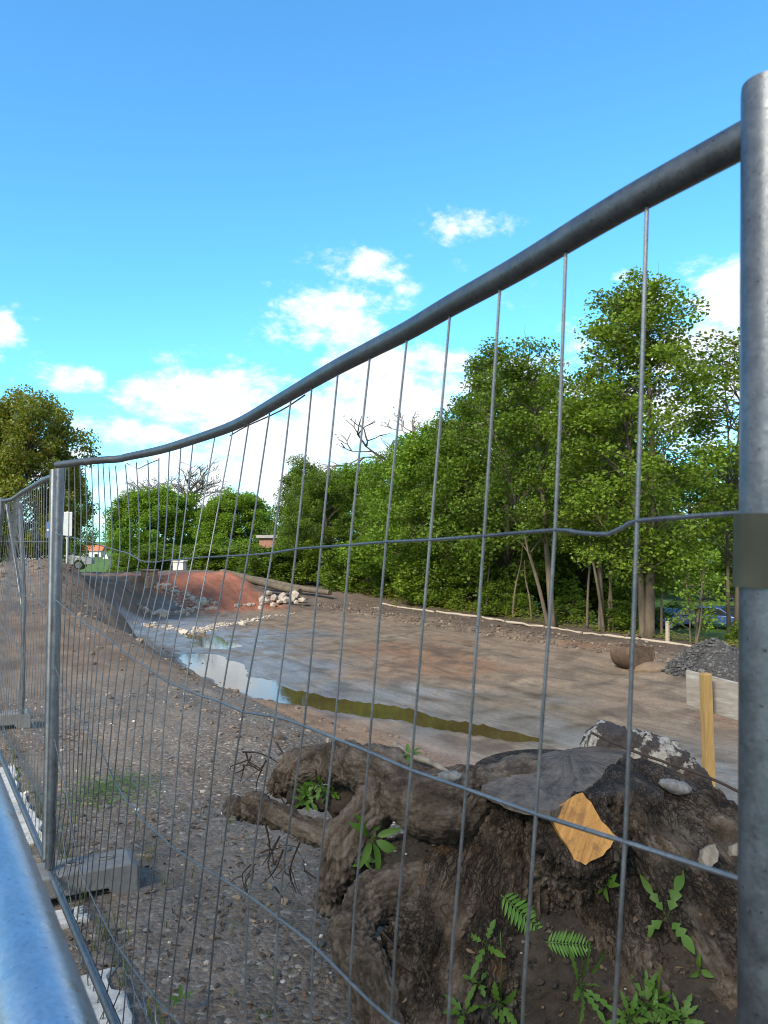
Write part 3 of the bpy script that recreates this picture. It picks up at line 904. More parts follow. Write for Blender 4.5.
def tree_proto(seed, h, base, prof, stems, nclump, per, csize, leaf, lean=.05, trunk_r=.16, mat='leaf', limb_r=.035, flat=.7):
    """prof(q) -> crown radius at relative height q in [0,1] of the crown; stems: list of (dx, dy) leans"""
    rr = np.random.default_rng(seed)
    tm = MB(); axes = []
    for k, (lx, ly) in enumerate(stems):
        hh = h * (rr.uniform(.8, .93) if k else .95); pts = []; ph = rr.uniform(0, 6.28, 2)
        for q in np.linspace(0, 1, 11):
            pts.append((lx * q ** 1.1 + rr.normal(0, .06) * q + .18 * math.sin(q * 4 + ph[0]) * q + (k and .25 * math.cos(k * 2.1)), ly * q ** 1.1 + .18 * math.sin(q * 4 + ph[1]) * q + (k and .25 * math.sin(k * 2.1)), hh * q - .3 * (q == 0)))
        r0 = trunk_r * (1 if k == 0 else rr.uniform(.5, .8))
        tm.tube(spline(pts, 2), [r0 * (1.25 if i == 0 else 1) * (1 - .9 * (i / 20)) + .012 for i in range(21)], 9)
        axes.append(np.array(pts))
    A = np.concatenate(axes)
    cen = []; rad = []; cnt = []
    for i in range(nclump):
        q = (i + rr.random()) / nclump; q = q ** .9
        z = base + (h - base) * q; r = prof(q); an = i * 2.399 + rr.uniform(-.5, .5)
        ax = axes[i % len(axes)]; j = np.argmin(np.abs(ax[:, 2] - z * .97)); c0 = ax[j, :2] * .8
        k = rr.uniform(.30, 1.0) ** .6 * r * rr.choice([1, 1, 1, 1.18])
        p = np.array((c0[0] + k * math.cos(an), c0[1] + k * math.sin(an), z + rr.normal(0, .3)))
        cs = csize * rr.uniform(.6, 1.35); cen.append(p); rad.append(cs); cnt.append(int(per * (cs / csize) ** 2 * rr.uniform(.6, 1.2)))
        # limb
        zz = max(base * .6, z - k * rr.uniform(.35, .9)); j = np.argmin(np.abs(ax[:, 2] - zz)); a = ax[j]
        m1 = a * .45 + p * .55 + np.array((0, 0, .12 * k)) + rr.normal(0, .12, 3)
        tm.tube(spline([a, m1, p], 3), [limb_r * (1 - .8 * u / 6) for u in range(7)], 5, False)
        for _ in range(3):
            tip = p + rr.normal(0, .55, 3) * cs
            tm.tube([p * .7 + m1 * .3, (p + tip) / 2 + rr.normal(0, .05, 3), tip], [limb_r * .35, limb_r * .25, limb_r * .12], 4, False)
    crown = leaves_mesh('crown', cen, rad, cnt, leaf, rr, flat)
    trunk = bpy.data.meshes.new('trunk'); trunk.from_pydata(np.concatenate(tm.v).tolist(), [], tm.f)
    trunk.polygons.foreach_set('use_smooth', [True] * len(trunk.polygons))
    trunk.materials.append(M['trunk']); crown.materials.append(M[mat])
    return trunk, crown, h


def bare_proto(seed, h, leafy=0):
    rr = np.random.default_rng(seed); tm = MB(); tips = []

    def grow(p, d, L, r, lev):
        pts = [p]; q = p.copy(); dd = d.copy()
        for k in range(3):
            dd = dd + rr.normal(0, .13, 3) + np.array((0, 0, .06)); dd /= np.linalg.norm(dd); q = q + dd * L / 3; pts.append(q.copy())
        tm.tube(pts, [r, r * .9, r * .75, r * .6], 6 if lev < 2 else 3, False)
        if lev >= 7: tips.append(q); return
        for k in range(int(rr.integers(2, 4))):
            v = rr.normal(size=3); v -= dd * v.dot(dd); v /= np.linalg.norm(v); a = rr.uniform(.3, .9)
            grow(pts[-1] if k < 2 else pts[2], dd * math.cos(a) + v * math.sin(a), L * rr.uniform(.66, .88), r * .75, lev + 1)
    grow(np.array((0, 0, -.3)), np.array((0, 0, 1.)), h * .27, h * .019, 0)
    trunk = bpy.data.meshes.new('trunk'); V = np.concatenate(tm.v); V[:, 2] *= h / V[:, 2].max(); trunk.from_pydata(V.tolist(), [], tm.f); trunk.materials.append(M['twig'])
    tips = np.array(tips) * np.array((1, 1, h / max(t[2] for t in tips)))
    sel = tips[rr.random(len(tips)) < .8]
    crown = leaves_mesh('crown', sel, np.full(len(sel), .35), np.full(len(sel), 2), .12, rr); crown.materials.append(M['leaf_brown'])
    return trunk, crown, h


PR = {
    'tall': tree_proto(11, 15.5, 2.6, lambda q: 3.1 * (min(1, q / .22) ** .5) * (1 - .86 * max(0, (q - .3) / .7) ** 1.25) + .3, [(.5, .2), (-.3, .6)], 150, 262, .80, 0.152, trunk_r=.20, mat='leaf'),
    'tall_thin': tree_proto(12, 14, 3.4, lambda q: 2.0 * (min(1, q / .3) ** .5) * (1 - .6 * q) + .35, [(.3, .3), (.9, -.2), (-.8, .2)], 80, 130, .70, .14, trunk_r=.12, mat='leaf'),
    'lean': tree_proto(13, 14, 4.2, lambda q: 2.9 * (min(1, q / .3) ** .5) * (1 - .75 * max(0, (q - .4) / .6)) + .3, [(-1.1, .2), (-3.6, .4)], 100, 262, .8, 0.152, trunk_r=.17, mat='leaf_dark'),
    'multi': tree_proto(14, 13, 4.0, lambda q: 2.7 * (min(1, q / .3) ** .5) * (1 - .7 * max(0, (q - .4) / .6)) + .3, [(-.9, .3), (.8, 0), (-2.2, -.2), (1.4, .4)], 100, 245, .8, 0.152, trunk_r=.13, mat='leaf'),
    'dark': tree_proto(15, 12, 1.4, lambda q: 3.4 * (min(1, q / .2) ** .5) * (1 - .8 * max(0, (q - .35) / .65) ** 1.3) + .3, [(.2, .2), (.6, -.4)], 110, 385, .95, 0.160, trunk_r=.17, mat='leaf_dark'),
    'bright': tree_proto(16, 10, .9, lambda q: 3.5 * (min(1, q / .25) ** .5) * (1 - .85 * max(0, (q - .4) / .6) ** 1.6) + .3, [(.2, .2)], 110, 420, .95, 0.160, trunk_r=.15, mat='leaf_bright'),
    'round': tree_proto(17, 8, .2, lambda q: 4.1 * math.sqrt(max(.02, 1 - (2 * q - .85) ** 2 / 1.5)), [(.2, .2), (-.6, .3)], 190, 420, .95, .19, trunk_r=.14, mat='leaf_bright'),
    'olive': tree_proto(18, 9, .8, lambda q: 4.4 * math.sqrt(max(.03, 1 - (2 * q - .8) ** 2 / 1.6)), [(.3, .2), (-.9, .3), (1.2, -.2)], 190, 420, .9, .16, trunk_r=.22, mat='leaf_brown'),
    'shrub': tree_proto(19, 2.8, .05, lambda q: 1.5 * math.sqrt(max(.05, 1 - q * q * .8)), [(.2, .1), (-.4, .2), (.4, -.3)], 55, 170, .5, .15, trunk_r=.03, mat='leaf', limb_r=.014),
    'shrub_dark': tree_proto(20, 3.2, .1, lambda q: 1.7 * math.sqrt(max(.05, 1 - q * q * .8)), [(.3, .1), (-.5, .2), (.5, -.3)], 60, 170, .55, .16, trunk_r=.03, mat='leaf_dark', limb_r=.014),
    'young': tree_proto(21, 4.2, .9, lambda q: 1.05 * math.sqrt(max(.05, 1 - (2 * q - .9) ** 2 * .8)), [(.5, .1), (-.2, .1), (.9, .2)], 45, 50, .45, .15, trunk_r=.055, mat='leaf_bright', limb_r=.014),
    'bare': bare_proto(22, 12),
}


def dt_(px, t):  # depth at which the column px meets the line t
    x = (px - 384) / F
    return (t + T0) / (N[0] * x + N[1])


def place(proto, px, top_py, label, t=None, d=None, name='tree', cat='tree', group='trees along the far side of the basin', rot=None, wide=1.0, z=None):
    d = dt_(px, t) if d is None else d
    x = (px - 384) / F * d
    z = Hxy(x, d) if z is None else z
    hgt = P(px, top_py, d).z - z
    tr, cr, h = PR[proto]; k = hgt / h
    r = thing(name, label, cat, (x, d, z), (0, 0, rng.uniform(0, 6.28) if rot is None else rot), group)
    r.scale = (k * wide, k * wide, k)
    link('trunk', tr, None, r); link('crown', cr, None, r)
    return r


place('tall', 648, 281, 'tallest tree, pointed full crown over a slanting bare trunk, near the right end', t=26.8, rot=.4, wide=1.08)
place('tall_thin', 735, 330, 'thin sparse tree showing white sky through it, beside the galvanised right post', t=30.5, wide=1.25)
place('lean', 552, 348, 'tree with two bare stems leaning left from one foot, left of the multi-stemmed tree', t=26.6, rot=0.05, wide=1.0)
place('multi', 603, 372, 'multi-stemmed tree with several curved bare stems spreading from one foot', t=26.9, rot=.3)
place('young', 694, 556, 'small young tree with bright leaves and two thin stems in front of the parked cars', t=26.6, rot=.2, name='young_tree')
place('dark', 505, 372, 'dark dense tree rising left of the leaning stems', t=30.0)
place('dark', 466, 418, 'dark leafy tree between the bright tree and the leaning stems', t=29.5)
place('bright', 424, 436, 'bright yellow-green tree right of the bare branching tree', t=29.5, wide=1.1)
place('dark', 392, 454, 'dark tree standing below the right side of the bare branching crown', t=31)
place('bright', 360, 468, 'mid-height bright tree under the bare branching crown', t=33)
place('bare', 356, 405, 'nearly leafless tree with fine branching crown above the green trees', t=41, wide=1.6)
place('dark', 303, 462, 'slim leafy tree beside the brick building', t=33, wide=.9)
place('dark', 328, 474, 'dark rounded tree to the right of the brick building', t=29, wide=1.2)
place('dark', 296, 497, 'low dark tree leaning over the brick building', t=29, wide=.75)
place('dark', 585, 402, 'dark tree filling the gap behind the multi-stemmed tree', t=36, wide=1.1)
place('dark', 545, 398, 'dark tree filling the gap behind the leaning stems', t=39, wide=1.1)
place('bright', 690, 470, 'low bright tree beyond the tallest trunk, above the parked cars', t=62, wide=1.1, group='trees behind the parked cars')
place('dark', 740, 452, 'dark tree behind the parked cars at the right post', t=64, group='trees behind the parked cars')
place('dark', 640, 455, 'dark tree in the background directly behind the tallest trunk', t=60, group='trees behind the parked cars', wide=1.1)
place('round', 158, 494, 'wide bright round tree on the left with foliage down to the ground', d=138, group='round trees beyond the red bank', wide=1.35)
place('round', 236, 497, 'round green tree between the wide bright tree and the brick building', d=132, group='round trees beyond the red bank', wide=1.15)
place('dark', 205, 505, 'darker tree in the gap between the two round trees', d=150, group='round trees beyond the red bank', wide=1.2)
place('bare', 210, 462, 'bare twiggy tree rising behind the two round trees', d=165, group='round trees beyond the red bank', wide=1.7)
place('olive', 14, 404, 'large brownish olive tree at the left edge behind the fence', d=40, group='trees at the left edge', wide=.80)
place('olive', -75, 398, 'second olive tree cut by the left edge', d=50, group='trees at the left edge', rot=2)
place('bright', 64, 462, 'green tree at the right side of the big brownish olive tree', d=48, group='trees at the left edge', wide=.62)
for px, py, d, lb in ((92, 541, 190, 'far low tree left of the white tent'), (126, 534, 170, 'far tree beyond the tent beside the wide bright tree'), (60, 538, 185, 'far tree beyond the traffic sign'), (108, 543, 230, 'farthest tree on the horizon above the tent')):
    place('dark', px, py, lb, d=d, group='far trees on the horizon', wide=2.0)
# understorey
for k, (px, py, pr, lb) in enumerate([
        (282, 548, 'shrub', 'low hedge shrub below the brick building'), (305, 546, 'shrub_dark', 'dark shrub right of the hedge shrub, below the slim leafy tree'), (326, 545, 'shrub', 'light shrub at the slim tree, left of the dark round shrub'),
        (350, 548, 'shrub_dark', 'dark round shrub under the bare branching tree'), (374, 551, 'shrub', 'light shrub left of the pale timber edging end'), (398, 558, 'shrub_dark', 'dark shrub standing behind the first pale edging log'), (422, 560, 'shrub', 'light shrub directly under the bright yellow-green tree'),
        (446, 572, 'shrub_dark', 'dark shrub right under the dark leafy tree'), (470, 577, 'shrub', 'light shrub left of the young saplings'), (497, 585, 'shrub_dark', 'dark shrub just left of the leaning stems'), (520, 596, 'shrub', 'small light shrub touching the leaning stems'),
        (572, 598, 'shrub_dark', 'dark shrub between the leaning stems and the multi-stemmed tree'), (622, 604, 'shrub', 'low shrub between the multi-stemmed tree and the slanting trunk'), (746, 624, 'shrub', 'low shrub in front of the black car, by the post')]):
    place(pr, px, py, lb, t=27.8 + (k % 3) * .5, name='shrub', cat='shrub', group='shrubs under the trees', wide=1.25 if k < 11 else 1.5)


for px, py, t, pr, lb in ((345, 476, 34, 'dark', 'broad dark tree at the back, below the bare crown'), (440, 500, 35, 'dark', 'broad dark tree at the back, behind the bright tree'), (480, 480, 36, 'dark', 'broad dark tree at the back, left of the leaning stems'), (615, 500, 38, 'dark', 'broad dark tree at the back, behind the slanting trunk')):
    place(pr, px, py, lb, t=t, wide=1.5, group='trees along the far side of the basin')


# unseen tree added behind the photographer to half shade the fence and stump
for x, y, hh, pr, lb in ((-7.6, -8.6, 15.5, 'tall_thin', 'added sparse leafy tree, unseen behind the photographer, half shading the stump'),):
    tr, cr, h = PR[pr]; k = hh / h
    r = thing('tree', lb, 'tree', (x, y, 0), (0, 0, x), None)
    r.scale = (k * .85, k * .85, k); link('trunk', tr, None, r); link('crown', cr, None, r)


for k, (px, py, pr, lb) in enumerate(((126, 556, 'shrub', 'leftmost low hedge shrub under the wide bright round tree'), (146, 550, 'shrub_dark', 'dark hedge shrub under the middle of the wide bright round tree'), (168, 548, 'shrub', 'hedge shrub just left above the small white panel'), (190, 550, 'shrub_dark', 'dark hedge shrub right of the small white panel'), (212, 549, 'shrub', 'light hedge shrub below the gap between the two round trees'), (233, 546, 'shrub_dark', 'dark hedge shrub under the second round tree'), (252, 549, 'shrub', 'hedge shrub left of the brick building'), (270, 551, 'shrub_dark', 'dark hedge shrub hiding the foot of the brick building'))):
    place(pr, px, py, lb, d=(78, 76, 80, 77, 75, 78, 72, 66)[k], name='shrub', cat='shrub', group='hedge behind the red bank', wide=1.7)


def saplings():
    for k, (px, t, hpx, lean) in enumerate([(586, 27.0, 120, .3), (612, 27.3, 100, -.2), (660, 27.6, 70, .1), (512, 27.4, 80, .5), (531, 27.6, 60, -.3), (486, 27.4, 70, .2), (633, 27.2, 60, .2)]):
        d = dt_(px, t); x = (px - 384) / F * d; z = Hxy(x, d); h = hpx / F * d
        mb = MB(); mb.tube(spline([(0, 0, -.1), (lean * .3, .05, h * .35), (lean * 1.0, .1, h * .7), (lean * 1.2, 0, h)], 4), [.07 * (1 - .06 * i) for i in range(13)], 7)
        o = mb.build('sapling', M['trunk'], None, True); o.location = (x, d, z)
        tag(o, ['slender bare stem left of the multi-stemmed tree', 'slender bare stem right of the multi-stemmed tree', 'slender dark stem right of the slanting trunk', 'leaning bare stem left of the two leaning stems', 'short bare stem between the shrub and the leaning stems', 'short bare stem standing among the dark shrubs', 'thin stem close left of the slanting trunk'][k], 'sapling', 'bare stems at the wood edge')


saplings()

# ------------------------------------------------------------------ timber edging along the wood
M['pale_timber'] = simple('pale_timber', [(.3, (.27, .22, .165)), (.7, (.45, .39, .31))], 5, .85, 0, .5, 20, .02, (1, 6, 6))


def edging():
    pts = [(383, 599), (397, 602), (418, 606), (436, 609), (482, 614), (505, 619), (545, 624), (582, 628), (640, 635), (700, 642), (716, 643), (752, 647)]
    lab = ['farthest short pale edging log under the bright tree', 'short pale edging log second from the far end', 'pale edging log third from the far end', 'long pale edging log left of the leaning stems', 'short pale edging log just before the leaning stems', 'pale edging log at the foot of the leaning stems',
           'pale edging log between the leaning stems and the multi-stemmed tree', 'longest pale edging log at the foot of the slanting trunk', 'pale edging log in front of the young tree', '', 'pale edging log at the galvanised right post']
    for k in range(len(pts) - 1):
        if not lab[k]: continue
        t = 25.6
        def w(p):
            d = dt_(p[0], t); x = (p[0] - 384) / F * d; return Vector((x, d, Hxy(x, d) + .03))
        a, b = w(pts[k]), w(pts[k + 1]); b = a.lerp(b, .96)
        mb = MB(); n = 6
        mb.tube([a.lerp(b, i / n) + Vector((rng.normal(0, .04), rng.normal(0, .04), rng.normal(0, .015))) for i in range(n + 1)], [.055 + rng.uniform(-.015, .02) for _ in range(n + 1)], 8)
        o = mb.build('edging_log', M['pale_timber'], None, True, angle=50); tag(o, lab[k], 'edging log', 'pale timber edging along the wood')


edging()


# ------------------------------------------------------------------ excavator bucket, gravel heap, sign board
def bucket():
    g = ground_hit(632, 668, 8); d = g.y; k = d / F
    r = thing('excavator_bucket', 'rusty mud-caked rounded digger bucket lying on the mud floor', 'bucket', (g.x, g.y, g.z - .05), (0, 0, R(25)))
    m = simple('rusty_mud', [(.25, (.045, .031, .022)), (.5, (.095, .062, .040)), (.8, (.165, .115, .078))], 5, .8, .1, .5, 24, .03)
    w = 26 * k / 2; h = 31 * k
    # curved shell swept as a "C" profile between two side plates
    prof = []
    for a in np.linspace(R(-28), R(205), 22):
        prof.append((math.cos(a + R(180)) * h * .55 + .02, math.sin(a + R(180)) * h * .52 + h * .52))
    mb = MB(); n = len(prof)
    vv = []; 
    for y in (-w, w):
        vv += [(x, y, z) for x, z in prof] + [(x * .9, y, (z - h * .52) * .9 + h * .52) for x, z in prof]
    ff = []
    for i in range(n - 1):
        ff += [(i, i + 1, 2 * n + i + 1, 2 * n + i), (n + i, 3 * n + i, 3 * n + i + 1, n + i + 1), (i, n + i, n + i + 1, i + 1), (2 * n + i, 2 * n + i + 1, 3 * n + i + 1, 3 * n + i)]
    ff += [(0, 2 * n, 3 * n, n), (n - 1, 2 * n - 1, 4 * n - 1, 3 * n - 1)]
    mb.add(vv, ff); o = mb.build('shell', m, r, True, angle=40); bevel(o, .01)
    for y in (-w * .94, w * .94):
        mb = MB(); q = prof
        mb.add([(x * .97, y - .02, (z - h * .52) * .97 + h * .52) for x, z in q] + [(x * .97, y + .02, (z - h * .52) * .97 + h * .52) for x, z in q], [tuple(range(n)), tuple(range(2 * n - 1, n - 1, -1))] + [(i, i + n, i + n + 1, i + 1) for i in range(n - 1)])
        mb.build('side_plate', m, r)
    for y in np.linspace(-w * .8, w * .8, 4):
        mb = MB(); p = prof[0]; mb.tube([(p[0] * .95, y, p[1]), (p[0] * 1.02 + .1, y, p[1] - .08)], [.06, .02], 6); mb.build('tooth', m, r)
    mb = MB(); mb.tube([(-.1, -w * .5, h * 1.04), (.08, -w * .5, h * 1.10), (.2, -w * .5, h * 1.02)], .035, 8); mb.tube([(-.1, w * .5, h * 1.04), (.08, w * .5, h * 1.10), (.2, w * .5, h * 1.02)], .035, 8)
    mb.build('hitch_bracket', m, r, True)
    # mud heaped against it
    mb = MB(); bm = bmesh.new(); bmesh.ops.create_icosphere(bm, subdivisions=3, radius=1)
    v = np.array([tuple(q.co) for q in bm.verts]); f = [[x.index for x in q.verts] for q in bm.faces]; bm.free()
    v = v * (1 + .12 * np.array([mnoise.noise(Vector(q) * 2.3) for q in v])[:, None]); mb.add(v * np.array((.75, .55, .22)), f)
    o = mb.build('mud_lump', simple('mud_sand', [(.3, (.13, .09, .060)), (.7, (.20, .145, .10))], 5, .9, 0, .6, 30, .03), None, True)
    o.location = (g.x + .55, g.y - .25, g.z + .02); tag(o, 'low sandy mud lump against the right side of the rusty bucket', 'mud lump')


bucket()


def gravel_heap():
    a = ground_hit(722, 680, 8); c = Vector((a.x + .25, a.y + 1.2, a.z))
    rr = 55 * a.y / F; h = 34 * a.y / F
    n, m = 40, 26; vv = []; ff = []
    for i in range(m):
        q = i / (m - 1)
        for k in range(n):
            an = 2 * math.pi * k / n; R0 = rr * (1 + .12 * mnoise.noise(Vector((math.cos(an) * 1.5, math.sin(an) * 1.5, 3))))
            x, y = math.cos(an) * R0 * q, math.sin(an) * R0 * q * .9
            z = h * (max(0, 1 - q ** 1.25)) + .10 * mnoise.fractal(Vector((x, y, 0)) * 1.8, 1, 2, 4) * (1 - q)
            gz = Hxy(c.x + x, c.y + y) - c.z
            vv.append((x, y, z + gz - .03 * q))
    for i in range(m - 1):
        for k in range(n): ff.append((i * n + k, i * n + (k + 1) % n, (i + 1) * n + (k + 1) % n, (i + 1) * n + k))
    mb = MB(); mb.add(vv, ff)
    root = thing('gravel_heap', 'heap of dark grey gravel on the mud beside the right post', 'gravel heap', tuple(c))
    mb.build('heap', simple('dark_gravel', [(.3, (.03, .03, .031)), (.6, (.062, .060, .060)), (.85, (.11, .105, .10))], 22, .9, 0, 1, 45, .06), root, True)
    r2 = np.random.default_rng(3); N_ = 1500; q = np.sqrt(r2.random(N_)); an = r2.random(N_) * 6.283
    x, y = np.cos(an) * rr * q, np.sin(an) * rr * q * .9
    z = h * np.maximum(0, 1 - q ** 1.25) + np.array([Hxy(c.x + a_, c.y + b_) for a_, b_ in zip(x, y)]) - c.z
    s = np.clip(np.exp(r2.normal(math.log(.05), .4, N_)), .02, .12)
    o = scatter('stones', M['grey_rock'], np.stack([x, y, z], -1), s, 9); o.parent = root


gravel_heap()


def sign_board():
    M['stake'] = simple('yellow_wood', [(.3, (.30, .175, .05)), (.7, (.48, .30, .11))], 9, .75, 0, .4, 50, .004, (4, 4, .5))
    M['ply'] = simple('weathered_board', [(.3, (.22, .18, .14)), (.55, (.33, .29, .25)), (.75, (.45, .42, .38))], 6, .8, 0, .3, 60, .003, (1.5, 1, 6))
    d = 5.3; b = P(711, 800, d); z0 = Hxy(b.x, b.y)
    r = thing('marker_board', 'weathered wide board nailed across a yellow wooden stake near the right post', 'marker board', (b.x, b.y, z0))
    top = P(708, 673, d).z - z0; w = .030
    mb = MB(); v = []
    for z, k in ((-.2, 1), (top - .01, 1), (top, .85)):
        v += [(-w * k, -w * k, z), (w * k, -w * k, z), (w * k, w * k, z), (-w * k, w * k, z)]
    mb.add(v, [(0, 3, 2, 1), (8, 9, 10, 11)] + [(l * 4 + i, l * 4 + (i + 1) % 4, l * 4 + 4 + (i + 1) % 4, l * 4 + 4 + i) for l in (0, 1) for i in range(4)])
    o = mb.build('stake', M['stake'], r); o.rotation_euler = (0, R(-1), R(5))
    # board behind the stake, running away to the right
    a0 = P(689, 671, d + .10); a1 = P(760, 689, d - .18); hgt = (707 - 671) / F * d
    A = a0 - Vector((b.x, b.y, z0)); B = a1 - Vector((b.x, b.y, z0)); A.y += .055; B.y += .055
    dr = (B - A).normalized(); nrm = Vector((-dr.y, dr.x, 0)).normalized() * .018; dn = Vector((.0, 0, -hgt))
    mb = MB(); q = [A, B, B + dn * 1.05, A + dn]
    mb.add([tuple(p) for p in q] + [tuple(p + nrm) for p in q], [(0, 1, 2, 3), (7, 6, 5, 4)] + [(i, i + 4, (i + 1) % 4 + 4, (i + 1) % 4) for i in range(4)])
    o = mb.build('board', M['ply'], r); bevel(o, .003, 1)
    bm = bmesh.new(); bm.from_mesh(o.data); bmesh.ops.recalc_face_normals(bm, faces=bm.faces); bm.to_mesh(o.data); bm.free()


sign_board()


# ------------------------------------------------------------------ vehicles and buildings far off
def paint(name, c, rough=.3):
    m, nt, b = mat_new(name)
    n = nt.noise(nt.new('ShaderNodeTexCoord').outputs['Object'], 3, 5)
    nt.l.new(nt.ramp(n, [(.3, tuple(q * .85 for q in c)), (.7, c)]), b.inputs['Base Color'])
    b.inputs['Roughness'].default_value = rough; b.inputs['Coat Weight'].default_value = .5
    return m


M['glass'] = paint('dark_glass', (.02, .025, .03), .08)
M['tyre'] = simple('tyre', [(.3, (.02, .02, .02)), (.7, (.04, .04, .04))], 10, .9)
M['rim'] = simple('rim', [(.3, (.4, .4, .42)), (.7, (.55, .55, .57))], 10, .35, .8)
M['lamp'] = paint('lamp_glass', (.6, .6, .58), .15)
M['lamp_red'] = paint('lamp_red', (.4, .02, .015), .2)


def car(px, py, d, col, label, rot, hatch=True, group='cars parked behind the trees'):
    x = (px - 384) / F * d; z = P(px, py, d).z
    r = thing('parked_car', label, 'car', (x, d, z), (0, 0, rot), group)
    body = paint('car_paint', col, .25)
    lower = [(-2.1, .32), (-2.12, .62), (-2.05, .86), (-1.85, .93), (.95, .93), (1.75, .80), (2.08, .66), (2.1, .34)]
    green = [(-1.95, .93), (-1.55, 1.38), (-1.2, 1.46), (.05, 1.46), (.35, 1.40), (1.1, .93)]
    if not hatch: green = [(-1.75, .93), (-1.1, 1.36), (-.8, 1.42), (.05, 1.44), (.35, 1.38), (1.1, .93)]
    def extr(pr, w0, w1, z0, z1):
        n = len(pr); wv = [w0 + (w1 - w0) * min(1, max(0, (z - z0) / (z1 - z0))) for _, z in pr]
        return [(x, -w, z) for (x, z), w in zip(pr, wv)] + [(x, w, z) for (x, z), w in zip(pr, wv)], [tuple(range(n)), tuple(range(2 * n - 1, n - 1, -1))] + [(i, i + n, (i + 1) % n + n, (i + 1) % n) for i in range(n)]
    mb = MB(); mb.add(*extr(lower, .88, .84, .3, .95)); mb.add(*extr(green, .83, .62, .93, 1.46)); o = mb.build('body', body, r, False); bevel(o, .05, 2)
    # glass, standing just proud
    sh = [(q[0] * .90 - .02, .97 + (q[1] - .93) * .80) for q in green]
    for s in (-1, 1):
        mb = MB(); n = len(sh); mb.add([(x, s * (.838 - (z - .93) * .395), z) for x, z in sh], [tuple(range(n))]); w_ = mb.build('side_window', M['glass'], r)
    g = green
    for (a, b), nm in (((g[-1], g[-2]), 'windscreen'), ((g[0], g[1]), 'rear_window')):
        s = .012 if nm == 'windscreen' else -.012
        a = (a[0], a[1] + .05); mb = MB(); mb.add([(a[0] + s * 2, -.74, a[1] + .02), (b[0] + s * 2, -.60, b[1]), (b[0] + s * 2, .60, b[1]), (a[0] + s * 2, .74, a[1] + .02)], [(0, 1, 2, 3)]); mb.build(nm, M['glass'], r)
    for xw in (-1.3, 1.32):
        for s in (-1, 1):
            mb = MB(); mb.tube([(xw, s * .70, .32), (xw, s * .90, .32)], .32, 18); w = mb.build('wheel', M['tyre'], r, True, angle=40)
            mb = MB(); mb.tube([(xw, s * .895, .32), (xw, s * .912, .32)], .20, 12); mb.build('rim', M['rim'], w, True, angle=40)
    for s in (-1, 1):
        mb = MB(); mb.box((2.02, s * .62, .70), (.14, .34, .13)); mb.build('headlight', M['lamp'], r)
        mb = MB(); mb.box((-2.08, s * .68, .76), (.08, .24, .2)); mb.build('tail_light', M['lamp_red'], r)
    return r


car(676, 628, 54, (.02, .05, .19), 'dark blue car farthest left, half hidden behind the young tree', R(200))
car(716, 628, 53.5, (.05, .11, .30), 'lighter blue car in the middle between the young tree and the black car', R(-35))
car(740, 627, 56, (.015, .016, .02), 'black car partly behind the right galvanised post', R(-40))
car(58, 570, 48, (.55, .56, .57), 'pale silver car beyond the brown mound at the left post', R(15), group='cars at the left')


def fence_stakes():
    for px, py, hpx, lb in ((666, 633, 20, 'short wooden stake in front of the dark blue car'),):
        d = dt_(px, 26.4); x = (px - 384) / F * d; z = Hxy(x, d); mb = MB()
        mb.tube([(0, 0, -.1), (.01, 0, hpx / F * d), (.01, 0, hpx / F * d + .02)], [.09, .085, .06], 8); o = mb.build('wooden_stake', M['pale_timber'], None, True, angle=40); o.location = (x, d, z); tag(o, lb, 'stake')


fence_stakes()

M['brick'] = None


def brick_mat(name, c1, c2, mortar, scale):
    m, nt, b = mat_new(name)
    tc = nt.new('ShaderNodeTexCoord').outputs['Object']
    sp = nt.new('ShaderNodeSeparateXYZ'); nt.l.new(tc, sp.inputs[0])
    cb = nt.new('ShaderNodeCombineXYZ'); nt.l.new(nt.math('ADD', sp.outputs[0], sp.outputs[1]), cb.inputs[0]); nt.l.new(sp.outputs[2], cb.inputs[1])
    br = nt.new('ShaderNodeTexBrick'); nt.l.new(cb.outputs[0], br.inputs['Vector']); br.inputs['Scale'].default_value = scale
    br.inputs['Color1'].default_value = c4(c1); br.inputs['Color2'].default_value = c4(c2); br.inputs['Mortar'].default_value = c4(mortar)
    nt.l.new(br.outputs[0], b.inputs['Base Color']); b.inputs['Roughness'].default_value = .9
    return m


def house(name, px0, px1, py_top, py_base, d, depth, wall, roof, label, rot, gable=False, roof_h=.3, win=True):
    k = d / F; w = (px1 - px0) * k; x = ((px0 + px1) / 2 - 384) * k; zb = P(px0, py_base, d).z - 1.5; h = P(px0, py_top, d).z - zb
    r = thing(name, label, 'building', (x, d, zb), (0, 0, rot))
    mb = MB(); mb.box((0, depth / 2, h / 2), (w, depth, h)); mb.build('wall', wall, r)
    mb = MB()
    if gable:
        e = .25; mb.add([(-w / 2 - e, -e, h), (w / 2 + e, -e, h), (w / 2 + e, depth + e, h), (-w / 2 - e, depth + e, h), (-w / 2 - e, depth / 2, h + roof_h), (w / 2 + e, depth / 2, h + roof_h)], [(0, 1, 5, 4), (2, 3, 4, 5), (0, 4, 3), (1, 2, 5), (0, 3, 2, 1)])
    else:
        mb.box((0, depth / 2, h + roof_h / 2), (w + .5, depth + .5, roof_h))
    mb.build('roof', roof, r)
    if win:
        for s in (-.25, .25):
            mb = MB(); mb.box((s * w, -.02, h * .72), (w * .2, .06, h * .22)); f = mb.build('window', M['rim'], r)
            mb = MB(); mb.box((s * w, -.055, h * .72), (w * .16, .02, h * .18)); mb.build('pane', M['glass'], f)
    return r


